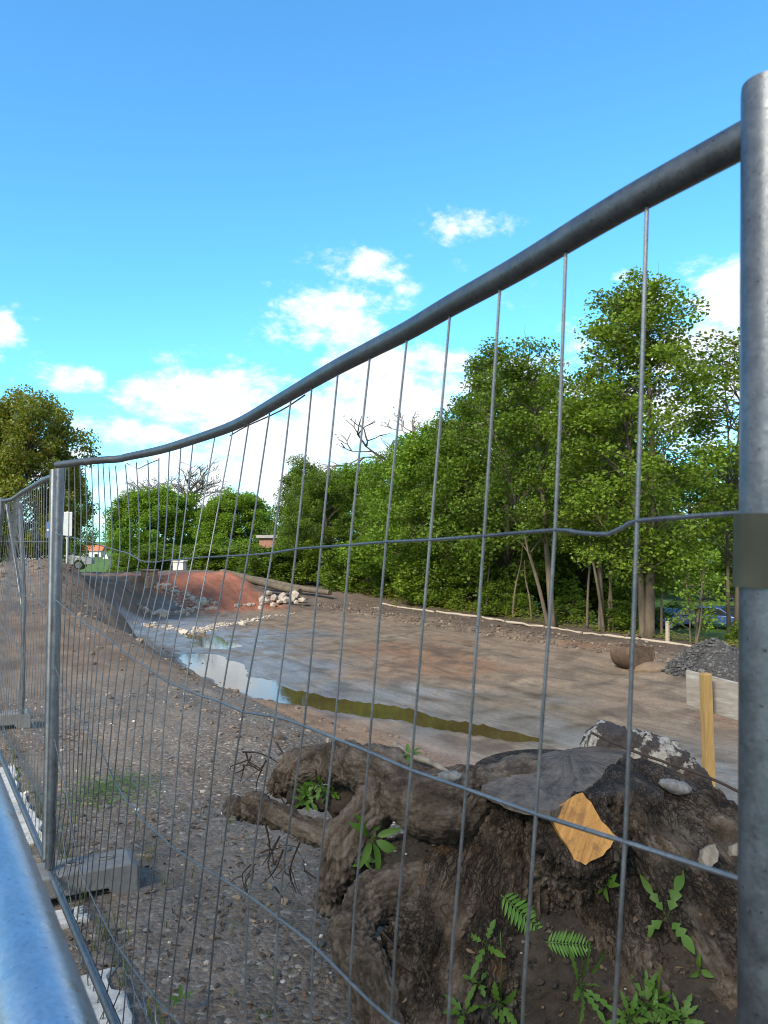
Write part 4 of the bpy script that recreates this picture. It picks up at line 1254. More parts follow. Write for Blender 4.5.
M['brick'] = brick_mat('red_brick', (.26, .10, .065), (.32, .14, .09), (.3, .26, .22), 4)
M['roof_grey'] = simple('grey_roof', [(.3, (.22, .22, .21)), (.7, (.36, .35, .33))], 2, .8)
M['roof_red'] = simple('orange_roof', [(.3, (.42, .13, .06)), (.7, (.55, .19, .09))], 2, .8)
M['render'] = simple('white_render', [(.3, (.60, .59, .56)), (.7, (.78, .77, .74))], 2, .85)
house('brick_building', 259, 276, 538, 553, 72, 5, M['brick'], M['roof_grey'], 'small red brick building with a flat grey roof among the trees', R(-8), roof_h=.28, win=False)
house('far_house', 83, 101, 551, 560, 150, 4, M['render'], M['roof_red'], 'far white house with an orange roof beyond the mound', R(6), True, 1.1)
house('far_shed', 724, 746, 592, 612, 72, 5, brick_mat('brown_brick', (.16, .12, .10), (.2, .15, .12), (.25, .22, .2), 4), M['roof_grey'], 'brownish shed with small windows behind the black car', 0, win=True)


def tent():
    d = 140; k = d / F; x = (107 - 384) * k; zb = P(107, 565, d).z; w = 3.5 * k; h = 11 * k
    mb = MB(); mb.add([(-w, -w, 0), (w, -w, 0), (w, w, 0), (-w, w, 0), (-w, -w, h * .45), (w, -w, h * .45), (w, w, h * .45), (-w, w, h * .45), (-w * .1, 0, h)], [(0, 1, 5, 4), (1, 2, 6, 5), (2, 3, 7, 6), (3, 0, 4, 7), (4, 5, 8), (5, 6, 8), (6, 7, 8), (7, 4, 8)])
    o = mb.build('tent', M['render']); o.location = (x, d, zb); tag(o, 'small white pointed tent right of the far white house', 'tent')


tent()


def traffic_sign():
    d = 26; k = d / F; x = (67 - 384) * k; z = Hxy(x, d)
    M['sign_grey'] = simple('sign_back', [(.3, (.40, .40, .39)), (.7, (.55, .55, .53))], 3, .45, .5)
    M['sign_blue'] = paint('sign_blue', (.04, .12, .34), .4)
    M['sign_white'] = paint('sign_white', (.7, .7, .7), .4)
    r = thing('street_sign', 'grey-backed sign on a pole with a small blue sign, seen past the left galvanised post', 'sign', (x, d, z))
    top = P(67, 512, d).z - z
    tube_obj('pole', [(0, .04, -.2), (0, .04, top + .03)], .035, M['sign_grey'], r, 10)
    mb = MB(); mb.box((0, 0, top - 12 * k), (10.5 * k, .03, 24 * k)); bevel(mb.build('panel', M['sign_grey'], r), .01)
    mb = MB(); mb.box((-17 * k, .0, top - 18 * k), (8 * k, .03, 16 * k)); q = mb.build('blue_panel', M['sign_blue'], r)
    mb = MB(); mb.box((-17 * k, -.02, top - 18 * k), (6 * k, .01, 2 * k)); mb.build('white_stripe', M['sign_white'], q)
    tube_obj('crossbar', [(-21 * k, .045, top - 18 * k), (0, .045, top - 18 * k)], .02, M['sign_grey'], r, 8)


traffic_sign()


def inlet_pieces():
    M['ochre'] = simple('ochre_concrete', [(.3, (.22, .15, .10)), (.7, (.36, .26, .18))], 2, .9, 0, .6, 9, .05)
    for px, py, w, h, d, mt, lb, nm, cat in ((150, 586, 15, 15, 52, M['ochre'], 'ochre concrete headwall block at the far left end of the basin', 'headwall', 'concrete block'), (180, 569, 12, 7, 62, M['render'], 'small white panel on the ground behind the red bank', 'white_panel', 'panel')):
        k = d / F; x = (px - 384) * k; zb = P(px, py, d).z
        r = thing(nm, lb, cat, (x, d, zb), (0, 0, R(-20)))
        mb = MB(); mb.box((0, 0, h * k / 2 - .3), (w * k, .5, h * k + .6)); mb.box((0, -.02, h * k + .06), (w * k + .2, .62, .12)); o = mb.build('block', mt, r); bevel(o, .03)
        if nm == 'headwall':
            for s in (-1, 1):
                mb = MB(); mb.box((s * w * k * .55, -.5, h * k * .35 - .3), (.25, 1.0, h * k * .7 + .6)); bevel(mb.build('wing', mt, r), .03)
        else:
            for s in (-1, 1):
                mb = MB(); mb.box((s * w * k * .42, .3, h * k * .3 - .3), (.08, .08, h * k + .6)); mb.build('leg', M['ochre'], r)
    # felled logs behind the red bank
    mt = M['trunk']
    for k, (a, b, r_) in enumerate(((((222, 577), (300, 587)), None, .30), (((240, 575), (330, 588)), None, .26), (((205, 572), (262, 578)), None, .22))):
        d0, d1 = (58, 52) if k == 0 else ((60, 52) if k == 1 else (63, 60))
        p0, p1 = P(*a[0], d0), P(*a[1], d1); p0.z = max(Hxy(p0.x, p0.y) + .15, p0.z - .2); p1.z = max(Hxy(p1.x, p1.y) + .12, p1.z - .3)
        mb = MB(); mb.tube([p0.lerp(p1, i / 6) + Vector((0, 0, .05 * math.sin(i))) for i in range(7)], [r_ * (1 - .05 * i) for i in range(7)], 10)
        o = mb.build('felled_log', mt, None, True, angle=50); tag(o, ['front dark felled log lying on top of the red bank', 'rear dark felled log lying along the red bank towards the trees', 'dark felled log at the left end behind the red bank'][k], 'log', 'felled logs above the red bank')


inlet_pieces()


# ------------------------------------------------------------------ the stump
def chain_mesh(chains, voxel, extra=None, smooth=4):
    """union of round limbs (lists of (point, radius)) remeshed into one continuous skin"""
    mb = MB()
    for ch in chains:
        pts = [Vector(p) for p, r in ch]; rs = [r for p, r in ch]
        if len(pts) > 2:
            q = [Vector((p.x, p.y, p.z)) for p in pts]; sp = spline(q, 5)
            rr = np.interp(np.arange(len(sp)) / 5, np.arange(len(rs)), rs)
        else:
            sp = [pts[0].lerp(pts[1], i / 4) for i in range(5)]; rr = np.linspace(rs[0], rs[1], 5)
        mb.tube(sp, list(rr), 16)
        for p, r in ((sp[0], rr[0]), (sp[-1], rr[-1])):
            bm = bmesh.new(); bmesh.ops.create_icosphere(bm, subdivisions=2, radius=float(r))
            mb.add([tuple(v.co + p) for v in bm.verts], [[x.index for x in f.verts] for f in bm.faces]); bm.free()
    if extra: extra(mb)
    me = bpy.data.meshes.new('tmp'); me.from_pydata(np.concatenate(mb.v).tolist(), [], mb.f)
    o = bpy.data.objects.new('tmp', me); COL.objects.link(o)
    m = o.modifiers.new('r', 'REMESH'); m.mode = 'VOXEL'; m.voxel_size = voxel
    if smooth:
        k = o.modifiers.new('s', 'SMOOTH'); k.iterations = smooth; k.factor = .5
    dg = bpy.context.evaluated_depsgraph_get(); dg.update()
    res = bpy.data.meshes.new_from_object(o.evaluated_get(dg))
    bpy.data.objects.remove(o); bpy.data.meshes.remove(me)
    return res


def bark_displace(me, chains, amp, f_across, f_along, lump=.02, guard=None):
    n = len(me.vertices); co = np.empty(n * 3); me.vertices.foreach_get('co', co); co = co.reshape(-1, 3)
    no = np.empty(n * 3); me.vertices.foreach_get('normal', no); no = no.reshape(-1, 3)
    segs = []
    for ch in chains:
        for (a, ra), (b, rb) in zip(ch, ch[1:]): segs.append((np.array(a), np.array(b), (ra + rb) / 2))
    best = np.full(n, 1e9); axis = np.zeros((n, 3))
    acc = np.zeros((n, 3)); 
    for a, b, r in segs:
        ab = b - a; L = ab.dot(ab); q = np.clip(((co - a) @ ab) / L, 0, 1)
        dist = np.linalg.norm(co - (a + q[:, None] * ab), axis=1) / r
        u = ab / math.sqrt(L); u = u if u[2] > 0 or abs(u[2]) < .2 and u[0] > 0 else -u
        w = np.exp(-4 * dist)[:, None]; acc += w * u
    axis = acc / np.maximum(1e-9, np.linalg.norm(acc, axis=1))[:, None]
    out = co.copy(); streak = np.zeros(n, np.float32); bco = np.zeros((n, 3), np.float32)
    org = Vector(co.mean(0))
    for i in range(n):
        p = Vector(co[i]); ax = Vector(axis[i]); pl = p - org
        al = pl.dot(ax); pr = pl - ax * al
        bco[i] = pr + ax * al * .42
        w = mnoise.noise_vector(p * 7) * .55
        q = pr * f_across + ax * al * f_along + w
        dv, _ = mnoise.voronoi(q)
        plate = min(1.0, (dv[1] - dv[0]) * 2.6)
        dv2, _ = mnoise.voronoi(q * 2.6 + w)
        plate2 = min(1.0, (dv2[1] - dv2[0]) * 2.4)
        patch = min(1.0, max(.35, .65 + 1.3 * mnoise.noise(p * 3.1)))
        lum = mnoise.noise(p * 5) + .6 * mnoise.noise(p * 11) + .4 * mnoise.noise(p * 27) + .25 * mnoise.noise(p * 60)
        rdg = (plate * .7 + plate2 * .45) * patch + .55 * (1 - patch)
        rdg2 = rdg
        streak[i] = .22 + .42 * rdg + .40 * mnoise.noise(q * .6 + Vector((7, 3, 1))) + .25 * mnoise.noise(p * 8)
        g = 1.0 if guard is None else guard(co[i])
        out[i] = co[i] + no[i] * g * (amp * (rdg - .6) + lump * lum)
    me.vertices.foreach_set('co', out.ravel()); me.update()
    at = me.attributes.new('streak', 'FLOAT', 'POINT'); at.data.foreach_set('value', streak)
    at = me.attributes.new('bark_co', 'FLOAT_VECTOR', 'POINT'); at.data.foreach_set('vector', bco.ravel())
    me.polygons.foreach_set('use_smooth', [True] * len(me.polygons))


def stump_materials():
    m, nt, b = mat_new('stump_bark')
    tc = nt.new('ShaderNodeNewGeometry').outputs['Position']
    bc = nt.new('ShaderNodeAttribute', attribute_name='bark_co').outputs['Vector']
    n1 = nt.noise(tc, 5, 6, .65, .3); n2 = nt.noise(bc, 70, 9, .74, .3); n3 = nt.noise(tc, 2.2, 4, .6)
    sk = nt.new('ShaderNodeAttribute', attribute_name='streak').outputs['Fac']
    c = nt.ramp(nt.math('ADD', nt.math('MULTIPLY', n1, .25), nt.math('ADD', nt.math('MULTIPLY', n2, .40), nt.math('MULTIPLY', sk, .35))), [(.30, (.022, .015, .010)), (.42, (.085, .058, .039)), (.52, (.165, .118, .083)), (.62, (.27, .212, .162)), (.74, (.38, .32, .26))])
    c = nt.mix(nt.maprange(n3, .52, .66), c, nt.mix(.55, c, (.12, .115, .11, 1)))            # grey weathered areas
    wob = nt.new('ShaderNodeVectorMath', operation='MULTIPLY_ADD'); nz = nt.new('ShaderNodeTexNoise'); nt.l.new(tc, nz.inputs['Vector']); nz.inputs['Scale'].default_value = 22; nz.inputs['Detail'].default_value = 4
    nt.l.new(nz.outputs['Color'], wob.inputs[0]); wob.inputs[1].default_value = (.035, .035, .035); nt.l.new(bc, wob.inputs[2])
    edge = nt.voro(wob.outputs[0], 58, 'DISTANCE_TO_EDGE'); edge2 = nt.voro(wob.outputs[0], 130, 'DISTANCE_TO_EDGE')
    crack = nt.math('MULTIPLY', nt.maprange(edge, .0, .22, .28, 1.0), nt.maprange(edge2, .0, .25, .62, 1.0))
    zone = nt.maprange(nt.noise(tc, 3.4, 4, .6), .36, .52)
    crack = nt.math('ADD', nt.math('MULTIPLY', crack, zone), nt.math('SUBTRACT', 1.0, zone))
    c = nt.mix(1.0, c, nt.new('ShaderNodeCombineColor', i_0=crack, i_1=crack, i_2=crack).outputs[0], 'MULTIPLY')
    rot_ = nt.math('MULTIPLY', nt.maprange(nt.noise(tc, 4.3, 5, .6, .4), .60, .70), .75)
    c = nt.mix(rot_, c, nt.ramp(n2, [(.3, (.07, .032, .014)), (.7, (.23, .115, .045))]))      # rotten orange wood
    nt.l.new(c, b.inputs['Base Color']); b.inputs['Roughness'].default_value = .88; b.inputs['Specular IOR Level'].default_value = .25
    bp = nt.new('ShaderNodeBump'); bp.inputs['Strength'].default_value = 1; bp.inputs['Distance'].default_value = .022
    nt.l.new(nt.math('ADD', nt.math('MULTIPLY', crack, .9), nt.math('ADD', n2, nt.math('MULTIPLY', nt.noise(tc, 120, 5, .7), .4))), bp.inputs['Height']); nt.l.new(bp.outputs[0], b.inputs['Normal'])
    M['stump'] = m
    m, nt, b = mat_new('root_wood')
    tc = nt.new('ShaderNodeNewGeometry').outputs['Position']
    bc = nt.new('ShaderNodeAttribute', attribute_name='bark_co').outputs['Vector']
    sk = nt.new('ShaderNodeAttribute', attribute_name='streak').outputs['Fac']
    n1 = nt.noise(tc, 7, 6, .65); n2 = nt.noise(bc, 110, 9, .74, .2); n3 = nt.noise(tc, 3.1, 5, .6)
    c = nt.ramp(nt.math('ADD', nt.math('MULTIPLY', n1, .25), nt.math('ADD', nt.math('MULTIPLY', n2, .45), nt.math('MULTIPLY', sk, .30))), [(.30, (.020, .014, .010)), (.43, (.075, .053, .038)), (.54, (.150, .115, .088)), (.66, (.225, .190, .158)), (.78, (.31, .275, .24))])
    c = nt.mix(nt.math('MULTIPLY', nt.maprange(n3, .5, .68), .7), c, nt.ramp(n2, [(.3, (.028, .019, .013)), (.7, (.085, .058, .040))]))   # earth still clinging
    nt.l.new(c, b.inputs['Base Color']); b.inputs['Roughness'].default_value = .85; b.inputs['Specular IOR Level'].default_value = .25
    bp = nt.new('ShaderNodeBump'); bp.inputs['Strength'].default_value = 1; bp.inputs['Distance'].default_value = .012
    nt.l.new(n2, bp.inputs['Height']); nt.l.new(bp.outputs[0], b.inputs['Normal'])
    M['root_wood'] = m
    # weathered end grain: rings and radial checks
    m, nt, b = mat_new('end_grain')
    tc = nt.new('ShaderNodeTexCoord').outputs['Object']
    sp = nt.new('ShaderNodeSeparateXYZ'); nt.l.new(nt.new('ShaderNodeNewGeometry').outputs['Position'], sp.inputs[0])
    dx = nt.math('SUBTRACT', sp.outputs[0], .80); dy = nt.math('SUBTRACT', sp.outputs[1], 3.40)
    rad = nt.math('SQRT', nt.math('ADD', nt.math('MULTIPLY', dx, dx), nt.math('MULTIPLY', dy, dy)))
    ang = nt.math('ARCTAN2', dy, dx); n0 = nt.noise(tc, 7, 5, .6)
    vec = nt.new('ShaderNodeCombineXYZ', i_0=nt.math('ADD', nt.math('MULTIPLY', ang, 9.0), nt.math('MULTIPLY', n0, 1.6)), i_1=nt.math('MULTIPLY', rad, 4.0), i_2=0.0).outputs[0]
    ring = nt.new('ShaderNodeCombineXYZ', i_0=nt.math('ADD', nt.math('MULTIPLY', rad, 60.0), nt.math('MULTIPLY', n0, 9.0)), i_1=ang, i_2=3.0).outputs[0]
    n1 = nt.noise(vec, 1.3, 9, .72, .4); n2 = nt.noise(tc, 60, 7, .7); n3 = nt.noise(tc, 6, 6, .65)
    k = nt.math('ADD', nt.math('MULTIPLY', n1, .62), nt.math('ADD', nt.math('MULTIPLY', nt.noise(ring, 1, 3, .5), .12), nt.math('MULTIPLY', n3, .28)))
    c = nt.ramp(k, [(.37, (.012, .010, .009)), (.45, (.070, .052, .038)), (.57, (.165, .125, .094)), (.72, (.26, .215, .175))])
    nt.l.new(c, b.inputs['Base Color']); b.inputs['Roughness'].default_value = .9
    bp = nt.new('ShaderNodeBump'); bp.inputs['Strength'].default_value = 1; bp.inputs['Distance'].default_value = .02
    nt.l.new(nt.math('ADD', k, nt.math('MULTIPLY', n2, .25)), bp.inputs['Height']); nt.l.new(bp.outputs[0], b.inputs['Normal'])
    M['end_grain'] = m
    # fresh saw cut
    m, nt, b = mat_new('fresh_cut')
    tc = nt.new('ShaderNodeTexCoord').outputs['Object']
    mp = nt.new('ShaderNodeMapping'); nt.l.new(tc, mp.inputs[0]); mp.inputs['Rotation'].default_value = (0, 0, R(33)); mp.inputs['Scale'].default_value = (30, 2.4, 1)
    n1 = nt.noise(mp.outputs[0], 1.6, 6, .6, .2); n2 = nt.noise(tc, 90, 6, .7); n3 = nt.noise(tc, 14, 5, .6)
    c = nt.ramp(n1, [(.30, (.16, .065, .016)), (.40, (.38, .175, .040)), (.6, (.50, .245, .060)), (.8, (.58, .32, .10))])
    c = nt.mix(nt.maprange(n3, .52, .68), c, (.24, .11, .035, 1)); c = nt.mix(nt.math('MULTIPLY', nt.maprange(n2, .56, .66), .6), c, (.12, .055, .02, 1))
    nt.l.new(c, b.inputs['Base Color']); b.inputs['Roughness'].default_value = .75
    bp = nt.new('ShaderNodeBump'); bp.inputs['Strength'].default_value = .7; bp.inputs['Distance'].default_value = .004
    nt.l.new(nt.math('ADD', n1, nt.math('MULTIPLY', n2, .5)), bp.inputs['Height']); nt.l.new(bp.outputs[0], b.inputs['Normal'])
    M['fresh'] = m
    M['soil'] = simple('dark_soil', [(.25, (.020, .015, .011)), (.5, (.052, .037, .026)), (.72, (.085, .062, .043)), (.85, (.075, .075, .03))], 9, .95, 0, 1, 55, .02)


stump_materials()


def poly_cap(name, pts, n, mat, parent, proud=.004, jag=.006, seed=1):
    """irregular flat plate with a small thickness, fan-filled, lying on the plane through pts with normal n; local frame for grain"""
    rr = random.Random(seed)
    c = sum(pts, Vector()) / len(pts); n = n.normalized()
    ux = (pts[0] - c); ux = (ux - n * ux.dot(n)).normalized(); uy = n.cross(ux)
    loc = []
    m = len(pts)
    for i in range(m):
        a, b = pts[i], pts[(i + 1) % m]
        k = max(2, int((b - a).length / .02))
        for j in range(k):
            p = a.lerp(b, j / k) - c; loc.append((p.dot(ux) + rr.uniform(-jag, jag), p.dot(uy) + rr.uniform(-jag, jag)))
    mb = MB(); q = len(loc)
    rings = (1, .8, .55, .3)
    v = [(x, y, -.02) for x, y in loc]
    for r in rings:
        v += [(x * r, y * r, proud + .004 * mnoise.noise(Vector((x * r * 30, y * r * 30, seed)))) for x, y in loc]
    v.append((0, 0, proud))
    f = []
    for l in range(len(rings)):
        for i in range(q): f.append((l * q + i, l * q + (i + 1) % q, (l + 1) * q + (i + 1) % q, (l + 1) * q + i))
    L = len(rings)
    for i in range(q): f.append((L * q + i, L * q + (i + 1) % q, (L + 1) * q))
    mb.add(v, f); o = mb.build(name, mat, parent, True, angle=40)
    o.matrix_basis = Matrix.Translation(c - (parent.location if parent else Vector())) @ Matrix((ux, uy, n)).transposed().to_4x4()
    return o


def stump():
    C = Vector((.70, 3.16, 0)); ztop = .70
    S = thing('tree_stump', 'massive uprooted tree stump with grey sawn top and fresh orange cut behind the fence', 'tree stump', (0, 0, 0))
    def K(*q): return [(P(a, b, d), r) for a, b, d, r in q]
    cutc = P(580, 829, 2.70); cutn = Vector((.05, -.86, .50)).normalized()
    chains = [
        K((555, 1000, 3.15, .44), (555, 900, 3.17, .40), (552, 880, 3.18, .33)),
        K((640, 800, 3.22, .17), (690, 838, 3.08, .20), (750, 890, 2.95, .24)),
        K((600, 800, 3.15, .16), (650, 850, 2.98, .22), (700, 930, 2.85, .27), (740, 1000, 2.8, .28)),
        K((590, 860, 2.98, .16), (600, 900, 2.86, .17), (618, 960, 2.76, .20), (640, 1030, 2.7, .2)),
        K((520, 850, 3.0, .22), (500, 910, 2.88, .20), (490, 970, 2.78, .19), (480, 1050, 2.7, .2)),
        K((480, 850, 3.05, .16), (445, 900, 2.93, .16), (425, 960, 2.80, .16), (420, 1040, 2.7, .15)),
        K((430, 880, 2.98, .10), (385, 895, 2.92, .10), (358, 915, 2.84, .075), (352, 945, 2.77, .07), (372, 985, 2.68, .08), (385, 1040, 2.62, .08)),
        # the lobed root and the arch on the left
        K((530, 800, 3.2, .16), (475, 802, 3.08, .145), (438, 806, 3.0, .135), (412, 800, 3.03, .12)),
        K((430, 792, 3.1, .11), (392, 778, 3.15, .115), (352, 764, 3.28, .10), (318, 764, 3.42, .085), (292, 772, 3.52, .07), (280, 786, 3.55, .04)),
        K((388, 785, 3.12, .09), (372, 815, 3.08, .09), (352, 842, 3.08, .10), (336, 868, 3.06, .08), (330, 900, 3.05, .06)),
        K((345, 850, 3.10, .07), (312, 832, 3.18, .060), (272, 812, 3.30, .046), (244, 812, 3.36, .040), (232, 810, 3.38, .036)),
        K((268, 812, 3.31, .04), (258, 804, 3.33, .03), (252, 800, 3.34, .02)),
    ]

    def extra(mb):
        mb.tube([C + Vector((0, 0, -.2)), C + Vector((0, 0, .2)), Vector((C.x - .005, C.y, ztop))], [.46, .38, .335], 28)
        mb.tube([cutc - cutn * .40 + Vector((0, 0, -.12)), cutc - cutn * .01], [.20, .145], 20)
    def guard(p):
        a = 1 if p[2] < ztop - .035 else .15
        q = Vector(p) - cutc
        if abs(q.dot(cutn)) < .03 and q.length < .14: a = .1
        return a
    roots = chains[6:]; chains = chains[:6]
    me = chain_mesh(chains, .0075, extra, 1)
    trunk_ax = [[(tuple(C + Vector((0, 0, 0))), .4), (tuple(C + Vector((0, 0, .7))), .36)]]
    bark_displace(me, chains + trunk_ax, .034, 34, 6.5, .026, guard)
    n_ = len(me.vertices); co = np.empty(n_ * 3); me.vertices.foreach_get('co', co); co = co.reshape(-1, 3)
    for a, b, d, r, dep in ((502, 884, 2.68, .075, .12), (455, 905, 2.70, .05, .07), (520, 930, 2.64, .05, .06), (436, 985, 2.62, .06, .07), (640, 900, 2.62, .045, .05), (600, 870, 2.66, .05, .06), (470, 850, 2.85, .06, .08), (690, 880, 2.70, .05, .05)):
        c0 = np.array(P(a, b, d)); dd = np.linalg.norm((co - c0) * np.array((1, .5, .8)), axis=1); dr = np.array(ray(a, b).normalized())
        co += dr * (dep * np.exp(-(dd / r) ** 2))[:, None]
    me.vertices.foreach_set('co', co.ravel()); me.update()
    la, lb = PZ(549, 817, ztop), PZ(632, 756, ztop)
    n_ = len(me.vertices); co = np.empty(n_ * 3); me.vertices.foreach_get('co', co); co = co.reshape(-1, 3)
    side = (lb.x - la.x) * (co[:, 1] - la.y) - (lb.y - la.y) * (co[:, 0] - la.x)
    inn = (side > 0) & (np.hypot(co[:, 0] - C.x, (co[:, 1] - C.y) * .85) < .42) & (co[:, 2] > ztop - .004)
    co[inn, 2] = ztop - .004
    me.vertices.foreach_set('co', co.ravel()); me.update()
    me.name = 'trunk'; me.materials.clear(); o = link('trunk', me, M['stump'], S)
    for grp in ([0], [1, 2, 3], [4, 5, 6]):
        ch = [roots[k] for k in grp if k < len(roots)]
        mr = chain_mesh(ch, .0070, None, 1); bark_displace(mr, ch, .016, 44, 5, .026); mr.name = 'root'; mr.materials.clear()
        link('root', mr, M['root_wood'], S)
    # top: irregular sawn plate with a stepped lip
    pts = [PZ(a, b, ztop) for a, b in ((480, 790), (490, 779), (513, 765), (545, 754), (585, 748), (618, 746), (628, 752), (616, 765), (600, 781), (586, 791), (567, 803), (550, 814), (526, 809), (500, 800))]
    poly_cap('sawn_top', pts, Vector((0.0, 0, 1)), M['end_grain'], S, .006, .008, 3)
    q = [P(a, b, 2.7) for a, b in ((548, 812), (567, 799), (587, 789), (597, 806), (602, 822), (616, 839), (598, 857), (579, 869), (569, 863), (563, 847), (556, 832))]
    q = [p - cutn * (p - cutc).dot(cutn) for p in q]
    poly_cap('fresh_cut', q, cutn, M['fresh'], S, .012, .0035, 5)
    # pale exposed ends
    M['pale_wood'] = simple('pale_wood', [(.3, (.13, .10, .075)), (.7, (.32, .27, .21))], 30, .85, 0, .6, 90, .004)
    for (a, b, d, r, nv) in ((233, 809, 3.37, .038, (-.9, -.4, .2)), (709, 856, 2.72, .035, (.2, -.8, .5)), (735, 850, 2.72, .02, (.2, -.8, .5))):
        p = P(a, b, d); nv = Vector(nv).normalized(); ux = nv.orthogonal().normalized(); uy = nv.cross(ux)
        poly_cap('broken_end', [p + nv * .005 + ux * r * math.cos(t) * 1.3 + uy * r * .8 * math.sin(t) for t in np.linspace(0, 6.28, 9)[:-1]], nv, M['pale_wood'], S, .006, .004, 9)
    # thin roots hanging on the left
    for k, pl in enumerate(([(283, 850, 3.2), (275, 870, 3.2), (262, 884, 3.22)], [(300, 842, 3.2), (290, 870, 3.18), (296, 892, 3.18)], [(265, 822, 3.28), (270, 850, 3.25), (262, 866, 3.25)], [(312, 760, 3.35), (316, 775, 3.32), (312, 796, 3.3)], [(276, 742, 3.55), (288, 762, 3.5), (296, 780, 3.45)],
                            [(243, 752, 3.6), (262, 754, 3.55), (286, 768, 3.5)], [(246, 752, 3.6), (250, 764, 3.6), (262, 772, 3.58)], [(304, 870, 3.1), (318, 880, 3.08), (330, 886, 3.05)], [(280, 836, 3.24), (268, 862, 3.2), (274, 880, 3.2)], [(276, 790, 3.5), (284, 802, 3.45), (292, 812, 3.4)],
                            [(288, 775, 3.5), (276, 780, 3.5), (270, 796, 3.48)], [(420, 960, 2.64), (430, 985, 2.6), (424, 1005, 2.58)], [(380, 930, 2.75), (398, 950, 2.70), (405, 965, 2.7)])):
        tube_obj('root', spline([P(*p) for p in pl], 4), [.0048 - .0004 * i for i in range(9)], M['root_wood'], S, 6)
    rr = random.Random(5)
    for k in range(46):
        cx, cy, dd, sx, sy = rr.choice([(262, 862, 3.26, 22, 18), (290, 860, 3.18, 20, 22), (262, 764, 3.56, 26, 12), (395, 955, 2.66, 40, 40), (450, 930, 2.66, 40, 40), (300, 788, 3.42, 18, 14), (560, 885, 2.62, 40, 12)])
        a = rr.gauss(cx, sx * .6), rr.gauss(cy, sy * .6); L = rr.uniform(8, 34); an = rr.uniform(.3, 2.8)
        pts = [P(a[0] + L * q * math.cos(an) + rr.gauss(0, 3), a[1] + L * q * math.sin(an) + rr.gauss(0, 3), dd - .02 + .02 * rr.random()) for q in (0, .35, .7, 1)]
        r0 = rr.uniform(.0015, .0042); tube_obj('root', spline(pts, 3), [r0 * (1 - .07 * i) for i in range(10)], M['root_wood'], S, 5)
    return S


stump()


def soil_bank():
    def K(*q): return [(P(a, b, d), r) for a, b, d, r in q]
    ch = [K((500, 985, 2.78, .20), (560, 975, 2.80, .26), (640, 975, 2.82, .26), (720, 980, 2.85, .28), (790, 1000, 2.9, .3)), K((480, 1040, 2.72, .2), (570, 1045, 2.66, .22), (680, 1045, 2.68, .24), (780, 1060, 2.7, .25)),
          K((395, 862, 3.02, .09), (440, 858, 3.05, .12), (478, 855, 3.08, .1)), K((300, 800, 3.45, .05), (330, 800, 3.40, .07), (355, 800, 3.35, .06))]
    me = chain_mesh(ch, .016, None, 4); bark_displace(me, ch, .03, 16, 12, .04); me.name = 'soil_bank'; me.materials.clear()
    link('soil_bank', me, M['soil'], kind='structure')
    rr = np.random.default_rng(17); n = len(me.vertices)
    co = np.empty(n * 3); me.vertices.foreach_get('co', co); co = co.reshape(-1, 3); no = np.empty(n * 3); me.vertices.foreach_get('normal', no); no = no.reshape(-1, 3)
    ok = np.where((no[:, 2] > -.1) & (co[:, 1] < 3.2))[0]; pk = rr.choice(ok, 3200)
    sz = np.clip(np.exp(rr.normal(math.log(.006), .5, len(pk))), .002, .024)
    scatter('soil_crumbs', M['crumb'], co[pk] + rr.normal(0, .008, (len(pk), 3)) + no[pk] * sz[:, None] * .3, sz, 18, label='dark soil crumbs and small stones on the bank below the stump', cat='soil')


soil_bank()


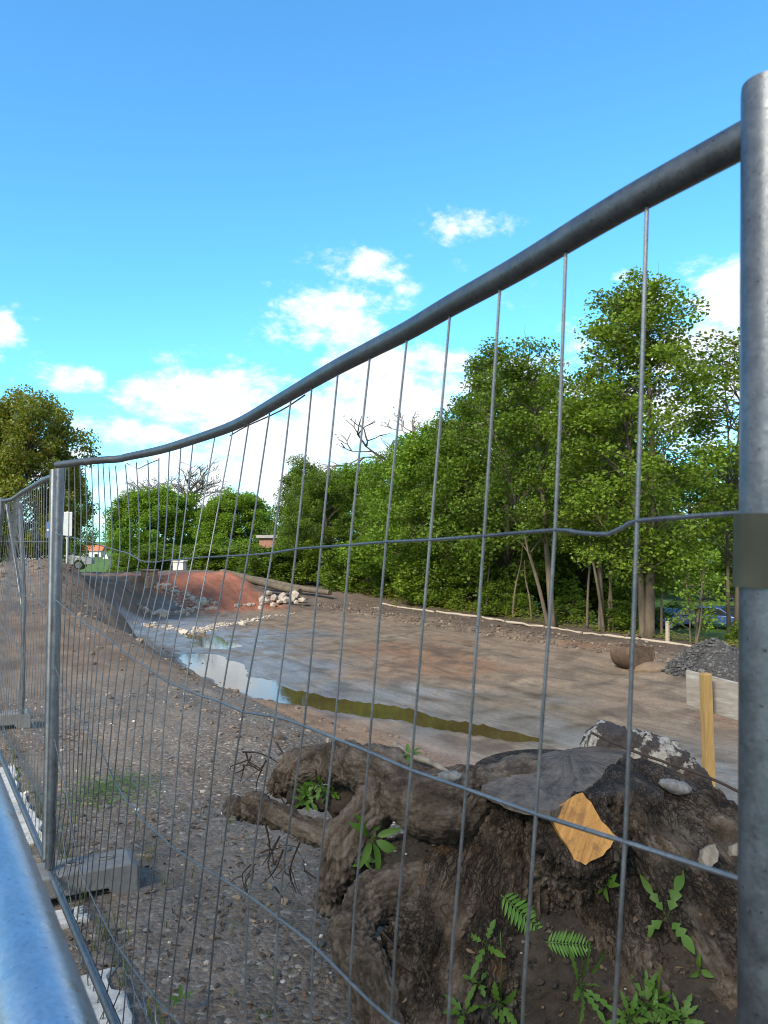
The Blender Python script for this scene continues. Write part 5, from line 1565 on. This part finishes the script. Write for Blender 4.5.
def barked_log():
    m, nt, b = mat_new('peeling_bark')
    tc = nt.new('ShaderNodeTexCoord').outputs['Object']
    sp = nt.new('ShaderNodeSeparateXYZ'); nt.l.new(tc, sp.inputs[0])
    n1 = nt.noise(tc, 9, 7, .65, .4); n2 = nt.noise(tc, 60, 7, .7); wob = nt.math('MULTIPLY', nt.math('SUBTRACT', n1, .5), .26)
    xx = nt.math('ADD', sp.outputs[0], wob)
    dark = nt.ramp(n2, [(.3, (.022, .016, .014)), (.6, (.065, .048, .040)), (.8, (.12, .095, .08))])
    pale = nt.ramp(n2, [(.25, (.16, .13, .10)), (.6, (.42, .38, .32)), (.8, (.56, .52, .46))])
    def band(c0, w): return nt.maprange(nt.math('ABSOLUTE', nt.math('SUBTRACT', xx, c0)), w, w * .7)
    msk = nt.math('MAXIMUM', nt.math('MAXIMUM', band(-.235, .022), band(.075, .045)), nt.math('MAXIMUM', band(-.045, .015), nt.math('MULTIPLY', band(.185, .018), .8)))
    msk = nt.math('MULTIPLY', msk, nt.maprange(nt.noise(tc, 22, 5, .7), .34, .48))
    nt.l.new(nt.mix(msk, dark, pale), b.inputs['Base Color']); b.inputs['Roughness'].default_value = .85
    bp = nt.new('ShaderNodeBump'); bp.inputs['Strength'].default_value = .9; bp.inputs['Distance'].default_value = .012
    nt.l.new(nt.math('ADD', n2, nt.math('MULTIPLY', msk, -.5)), bp.inputs['Height']); nt.l.new(bp.outputs[0], b.inputs['Normal'])
    a = P(600, 752, 3.62); c = P(694, 782, 3.44); mid = (a + c) / 2
    ux = (c - a).normalized(); uy = Vector((0, 0, 1)).cross(ux).normalized(); uz = ux.cross(uy)
    L = (c - a).length / 2
    ch = [[(Vector((-L * .8, 0, 0)), .135), (Vector((-L * .3, 0, .005)), .150), (Vector((L * .4, 0, 0)), .150), (Vector((L * .85, 0, -.02)), .125)]]
    def extra(mb): mb.tube([(-L - .04, 0, 0), (-L + .15, 0, 0)], [.14, .145], 18)
    me = chain_mesh(ch, .008, extra, 2)
    bark_displace(me, ch, .014, 24, 9, .018)
    # deep cracks across the bark
    n = len(me.vertices); co = np.empty(n * 3); me.vertices.foreach_get('co', co); co = co.reshape(-1, 3)
    for cx, slant in ((-.145, .2), (-.01, -.3), (.14, .35), (.225, .5)):
        dd = np.abs(co[:, 0] - cx - slant * co[:, 2] - .012 * np.sin(co[:, 2] * 60)); k = 1 - .10 * np.exp(-(dd / .012) ** 2); co[:, 1] *= k; co[:, 2] *= k
    me.vertices.foreach_set('co', co.ravel()); me.update(); me.materials.clear(); me.name = 'fallen_log'
    o = link('fallen_log', me, m); o.matrix_basis = Matrix.Translation(mid) @ Matrix((ux, uy, uz)).transposed().to_4x4()
    tag(o, 'dark cracked log with white peeled patches lying behind the sawn stump', 'log')
    M['drift'] = simple('lichen_stone', [(.3, (.08, .072, .065)), (.55, (.19, .18, .17)), (.75, (.33, .32, .30))], 40, .9, 0, .7, 120, .006)
    # rod across it
    mb = MB(); mb.tube(spline([P(592, 733, 3.36), P(625, 748, 3.30), (P(670, 764, 3.2)), P(712, 779, 3.12), P(745, 795, 3.05)], 4), .006, 7)
    tag(mb.build('iron_rod', simple('rusty_rod', [(.3, (.03, .02, .016)), (.7, (.08, .05, .035))], 40, .8, .3), None, True), 'thin dark rod lying slantwise across the cracked log', 'rod')
    mb = MB(); r2 = np.random.default_rng(41)
    bm = bmesh.new(); bmesh.ops.create_icosphere(bm, subdivisions=3, radius=1); v = np.array([tuple(q.co) for q in bm.verts]); f = [[x.index for x in q.verts] for q in bm.faces]; bm.free()
    v = v * (1 + .25 * np.array([mnoise.noise(Vector(q) * 1.9) for q in v])[:, None] + .08 * np.array([mnoise.noise(Vector(q) * 6) for q in v])[:, None])
    mb.add(v * np.array((.062, .04, .026)), f); o = mb.build('pale_stone', M['drift'], None, True); o.location = P(676, 784, 3.05); o.location.z -= .01; o.rotation_euler = (0, R(14), R(-10))
    tag(o, 'pale whitish stone lump resting on the bark right of the fresh cut', 'stone')
    mb = MB(); mb.tube(spline([P(395, 745, 3.2), P(415, 757, 3.1), P(432, 763, 3.05), P(455, 777, 3.0)], 4), [.016 - .0006 * i for i in range(13)], 8)
    tag(mb.build('broken_branch', M['pale_wood'], None, True, angle=50), 'pale broken branch on top of the left roots', 'branch')
    mb = MB(); mb.add(v * np.array((.045, .035, .02)), f); o = mb.build('pale_stone', M['drift'], None, True); o.location = P(450, 776, 2.93)
    tag(o, 'pale stone lying on the lobed root left of the sawn top', 'stone')


barked_log()

# ------------------------------------------------------------------ small plants
from mathutils.bvhtree import BVHTree
_v, _f = [], []
for _o in [o for o in bpy.data.objects if o.type == 'MESH' and (o.name.split('.')[0] in ('trunk', 'root') and o.parent and o.parent.name == 'tree_stump' or o.name == 'soil_bank')]:
    _b = len(_v); _v += [tuple(q.co) for q in _o.data.vertices]; _f += [tuple(i + _b for i in p.vertices) for p in _o.data.polygons]
STUMP_BVH = BVHTree.FromPolygons(_v, _f)


def rooted(px, py, d):
    # the spot on the stump or soil bank where a plant stands
    hit = STUMP_BVH.ray_cast(Vector((0, 0, CAMZ)), ray(px, py).normalized())
    if hit[0] is not None and abs(hit[0].y - d) < .8: return hit[0] + hit[1] * .010, hit[1]
    return P(px, py, d), Vector((0, -.6, .8))


M['weed'] = leaf_mat('weed_leaf', [(0, (.04, .09, .014)), (.6, (.08, .16, .024)), (1, (.14, .23, .036))], .3, .5)
M['fern'] = leaf_mat('fern_leaf', [(0, (.07, .17, .025)), (1, (.12, .24, .04))], .3, .55)
M['dead'] = island_mat('dead_leaf', [(0, (.035, .022, .014)), (.6, (.085, .05, .028)), (1, (.17, .11, .06))], .8, noise_amt=.3)
M['grass'] = leaf_mat('grass_blade', [(0, (.05, .09, .02)), (.6, (.09, .14, .03)), (1, (.20, .20, .07))], .25, .6)


def leaf_blade(mb, base, direction, normal, L, W, lobes=0, curl=.25, seg=9):
    d = direction.normalized(); n = (normal - d * normal.dot(d)).normalized(); s = d.cross(n)
    v = []; f = []
    for i in range(seg + 1):
        q = i / seg
        w = W * (math.sin(math.pi * min(1, q ** .75 * .97 + .02)) ** .8)
        if lobes: w *= (.30 + .70 * ((q * lobes) % 1.0) ** .8) if q < .72 else 1.0
        c = base + d * L * q - n * curl * L * q * q
        up = n * w * .25
        v += [tuple(c + s * w + up), tuple(c), tuple(c - s * w + up)]
    for i in range(seg):
        a = 3 * i; f += [(a, a + 1, a + 4, a + 3), (a + 1, a + 2, a + 5, a + 4)]
    mb.add(v, f)


def rosette(px, py, d, n, L, W, lobes, label, spread=1.0, lift=.6, seed=0, stem=None, name='weed', cat='weed', group='weeds on the soil below the stump', face=None):
    L *= 1.12; W *= 1.05
    rr = random.Random(seed); o_, nv = rooted(px, py, d)
    r = thing(name, label, cat, tuple(o_), group=group)
    face = face or (nv + Vector((rr.uniform(-.3, .3), -.35, .35)))
    face = face.normalized(); ux = face.orthogonal().normalized(); uy = face.cross(ux)
    for k in range(n):
        a = 2 * math.pi * k / n + rr.uniform(-.35, .35); dr = (ux * math.cos(a) + uy * math.sin(a)) * spread + face * lift * rr.uniform(.5, 1.2)
        mb = MB(); st_ = dr.normalized() * L * .18
        leaf_blade(mb, st_ * .9, dr + face * rr.uniform(-.1, .5), face + ux * rr.uniform(-.5, .5) + uy * rr.uniform(-.5, .5), L * rr.uniform(.55, 1.05), W * rr.uniform(.55, .85), lobes, rr.uniform(.15, .6), 20 if lobes else 8)
        mb.tube([(0, 0, 0), tuple(st_ * .5), tuple(st_)], [.0016, .0013, .001], 4)
        mb.build('leaf', M['weed'], r, True)
    if stem:
        mb = MB(); mb.tube([(0, 0, 0), (.005, -.01, stem * .5), (0.0, -.02, stem)], [.0025, .002, .0015], 5)
        mb.build('stem', M['weed'], r, True)
    return r


def fern(px, py, d, direction, L, label, seed):
    rr = random.Random(seed); r = thing('fern_frond', label, 'fern', tuple(rooted(px, py, d)[0] + Vector((0, -.055, .01))), group='ferns below the stump')
    dr = Vector(direction).normalized(); nrm = Vector((0, -.8, .6)); nrm = (nrm - dr * nrm.dot(dr)).normalized(); s = dr.cross(nrm)
    mid = [dr * L * q - nrm * .22 * L * q * q for q in np.linspace(0, 1, 15)]
    mb = MB(); mb.tube([tuple(m) for m in mid], [.0022 * (1 - .7 * i / 14) for i in range(15)], 5); mb.build('stalk', M['fern'], r, True)
    lf = MB()
    for i in range(1, 15):
        q = i / 14; l = L * .30 * math.sin(math.pi * min(1, .15 + q * .86)) ** .8 + .004
        for sd in (-1, 1):
            leaf_blade(lf, mid[i], s * sd + dr * .45 + nrm * rr.uniform(-.2, .2), nrm, l * rr.uniform(.85, 1.05), l * .10, 0, .15, 5)
    lf.build('blade', M['fern'], r, True)


fern(498, 892, 2.50, (.75, -.38, -.50), .20, 'large fern frond hanging down below the left side of the sawn trunk', 1)
fern(541, 936, 2.47, (1, -.30, .10), .15, 'smaller fern frond pointing right below the orange cut', 2)
rosette(607, 886, 2.56, 6, .055, .014, 0, 'small five-leaved sprig under the orange cut', lift=.8, seed=3)
rosette(668, 918, 2.50, 4, .13, .030, 4, 'plant with two long upright leaves beside the pale root on the right', seed=4, lift=.35)
rosette(700, 968, 2.48, 3, .045, .014, 0, 'tiny seedling at the right near the galvanised post', seed=5)
rosette(577, 985, 2.43, 9, .115, .020, 5, 'dandelion rosette with toothed leaves in the middle of the soil bank', seed=6)
rosette(488, 945, 2.46, 4, .10, .022, 4, 'toothed-leaf plant left of the hanging fern', seed=7, lift=.5)
rosette(500, 1000, 2.42, 6, .085, .022, 3, 'taller weed with an upright stalk at the bottom', seed=8, stem=.24)
rosette(466, 1015, 2.42, 5, .07, .022, 3, 'pale small-leaved weed at the bottom left of the soil bank', seed=9)
rosette(480, 985, 2.44, 3, .05, .018, 2, 'tiny lobed seedling beside the taller weed', seed=10)
for k, (px, py) in enumerate(((648, 1008), (665, 1000), (630, 1018), (680, 1020), (655, 1030))):
    rosette(px, py, 2.40 - .01 * k, 9, .075, .016, 3, ['leafy clump at the bottom edge, left-hand middle plant', 'topmost plant of the leafy clump at the bottom edge', 'leftmost plant of the leafy clump at the bottom edge', 'rightmost plant of the leafy clump at the bottom edge', 'lowest plant of the leafy clump, cut by the bottom edge'][k], seed=20 + k, lift=1.0)
for k, (px, py) in enumerate(((312, 790), (322, 782), (334, 792), (306, 800))):
    rosette(px, py, 3.18, 8, .065, .020, 2, ['leafy weed in the hollow of the left roots', 'topmost leafy weed in the root hollow', 'rightmost leafy weed in the root hollow', 'lowest leafy weed in the root hollow'][k], seed=30 + k, lift=.9, group='weeds in the roots')
rosette(370, 838, 2.86, 7, .13, .022, 0, 'bright long-leaved plant between the two left roots', seed=40, lift=.5, group='weeds in the roots')
rosette(366, 858, 2.86, 5, .05, .014, 0, 'small sprig just below the bright long-leaved plant', seed=41, lift=.5, group='weeds in the roots')
rosette(410, 757, 3.05, 5, .04, .012, 0, 'small sprout on top of the left root arch', seed=42, lift=.8, group='weeds in the roots')
rosette(180, 1000, 2.72, 5, .042, .011, 0, 'small weed in the gravel at the bottom near the fence', seed=43, lift=.7, face=Vector((0, -.2, 1)), group='weeds in the gravel')


def grass():
    V = MB(); rr = np.random.default_rng(9)
    def tuft(x, y, n, hgt, spread):
        z = Hxy(x, y)
        for _ in range(n):
            bx, by = x + rr.normal(0, spread), y + rr.normal(0, spread); h = hgt * rr.uniform(.4, 1.2); a = rr.uniform(0, 6.28); ln = h * rr.uniform(.1, .6); w = rr.uniform(.0012, .0026)
            c, s = math.cos(a), math.sin(a)
            p0 = np.array((bx, by, z - .01)); p1 = p0 + (c * ln * .35, s * ln * .35, h * .6); p2 = p0 + (c * ln, s * ln, h); sd = np.array((-s, c, 0)) * w
            V.add([p0 - sd, p0 + sd, p1 + sd * .8, p1 - sd * .8, p2], [(0, 1, 2, 3), (3, 2, 4)])
    for s in np.arange(.9, 6.5, .045):
        for t0 in (-.07, .12):
            if rr.random() < .62:
                x, y = xy(s + rr.normal(0, .03), t0 + rr.normal(0, .04)); tuft(x, y, int(rr.integers(3, 9)), rr.uniform(.05, .15), .018)
    for _ in range(70):
        x, y = xy(1.4 + rr.random() * 3.5, .2 + rr.random() * 1.0); tuft(x, y, int(rr.integers(2, 6)), rr.uniform(.04, .10), .02)
    V.build('grass', M['grass'], kind='stuff')
    o = bpy.data.objects['grass']; tag(o, 'thin grass tufts growing along the pale kerb under the fence', 'grass')
    W = MB(); cx = ground_hit(108, 792, 2)
    for _ in range(900):
        x = cx.x + rr.normal(0, .16); y = cx.y + rr.normal(0, .20); z = Hxy(x, y) + rr.uniform(.0, .05); a = rr.uniform(0, 6.28)
        leaf_blade(W, Vector((x, y, z)), Vector((math.cos(a), math.sin(a), rr.uniform(-.1, .8))), Vector((0, 0, 1)), rr.uniform(.012, .03), rr.uniform(.004, .008), 0, .2, 3)
    o = W.build('ground_cover', M['weed'], kind='stuff'); tag(o, 'patch of small green weeds on the gravel right of the left post', 'ground cover')
    D = MB()
    for _ in range(420):
        nrm = Vector((0, 0, 1))
        if _ < 70:
            p, nrm = rooted(rr.uniform(400, 735), rr.uniform(900, 1024), 2.6); p = p + nrm * .003
        else:
            x, y = xy(1.5 + rr.random() * 2.6, .15 + rr.random() * 1.3); p = Vector((x, y, Hxy(x, y) + .012))
        a = rr.uniform(0, 6.28); dr = Vector((math.cos(a), math.sin(a), rr.uniform(-.2, .2))); dr = dr - nrm * dr.dot(nrm) * .8
        leaf_blade(D, p, dr, nrm + Vector((rr.normal(0, .3), rr.normal(0, .3), 0)), rr.uniform(.012, .034), rr.uniform(.003, .009), 0, rr.uniform(.1, .9), 4)
    o = D.build('dead_leaves', M['dead'], kind='stuff'); tag(o, 'brown dead leaves lying on the gravel and soil round the stump', 'dead leaves')
    # brambles and low growth along the wood edge
    B = MB()
    for _ in range(5200):
        s = 2 + rr.random() * 52; t = 26.6 + abs(rr.normal(0, 1.1)); x, y = xy(s, t); z = float(H(s, t)) + abs(rr.normal(0, .35 if s > 26 else .12)); a = rr.uniform(0, 6.28)
        leaf_blade(B, Vector((x, y, z)), Vector((math.cos(a), math.sin(a), rr.uniform(-.3, .6))), Vector((0, -.3, 1)), rr.uniform(.1, .22), rr.uniform(.03, .06), 0, .2, 2)
    o = B.build('undergrowth', M['leaf_brown'], kind='stuff'); tag(o, 'low brownish undergrowth at the foot of the trees', 'undergrowth')


grass()
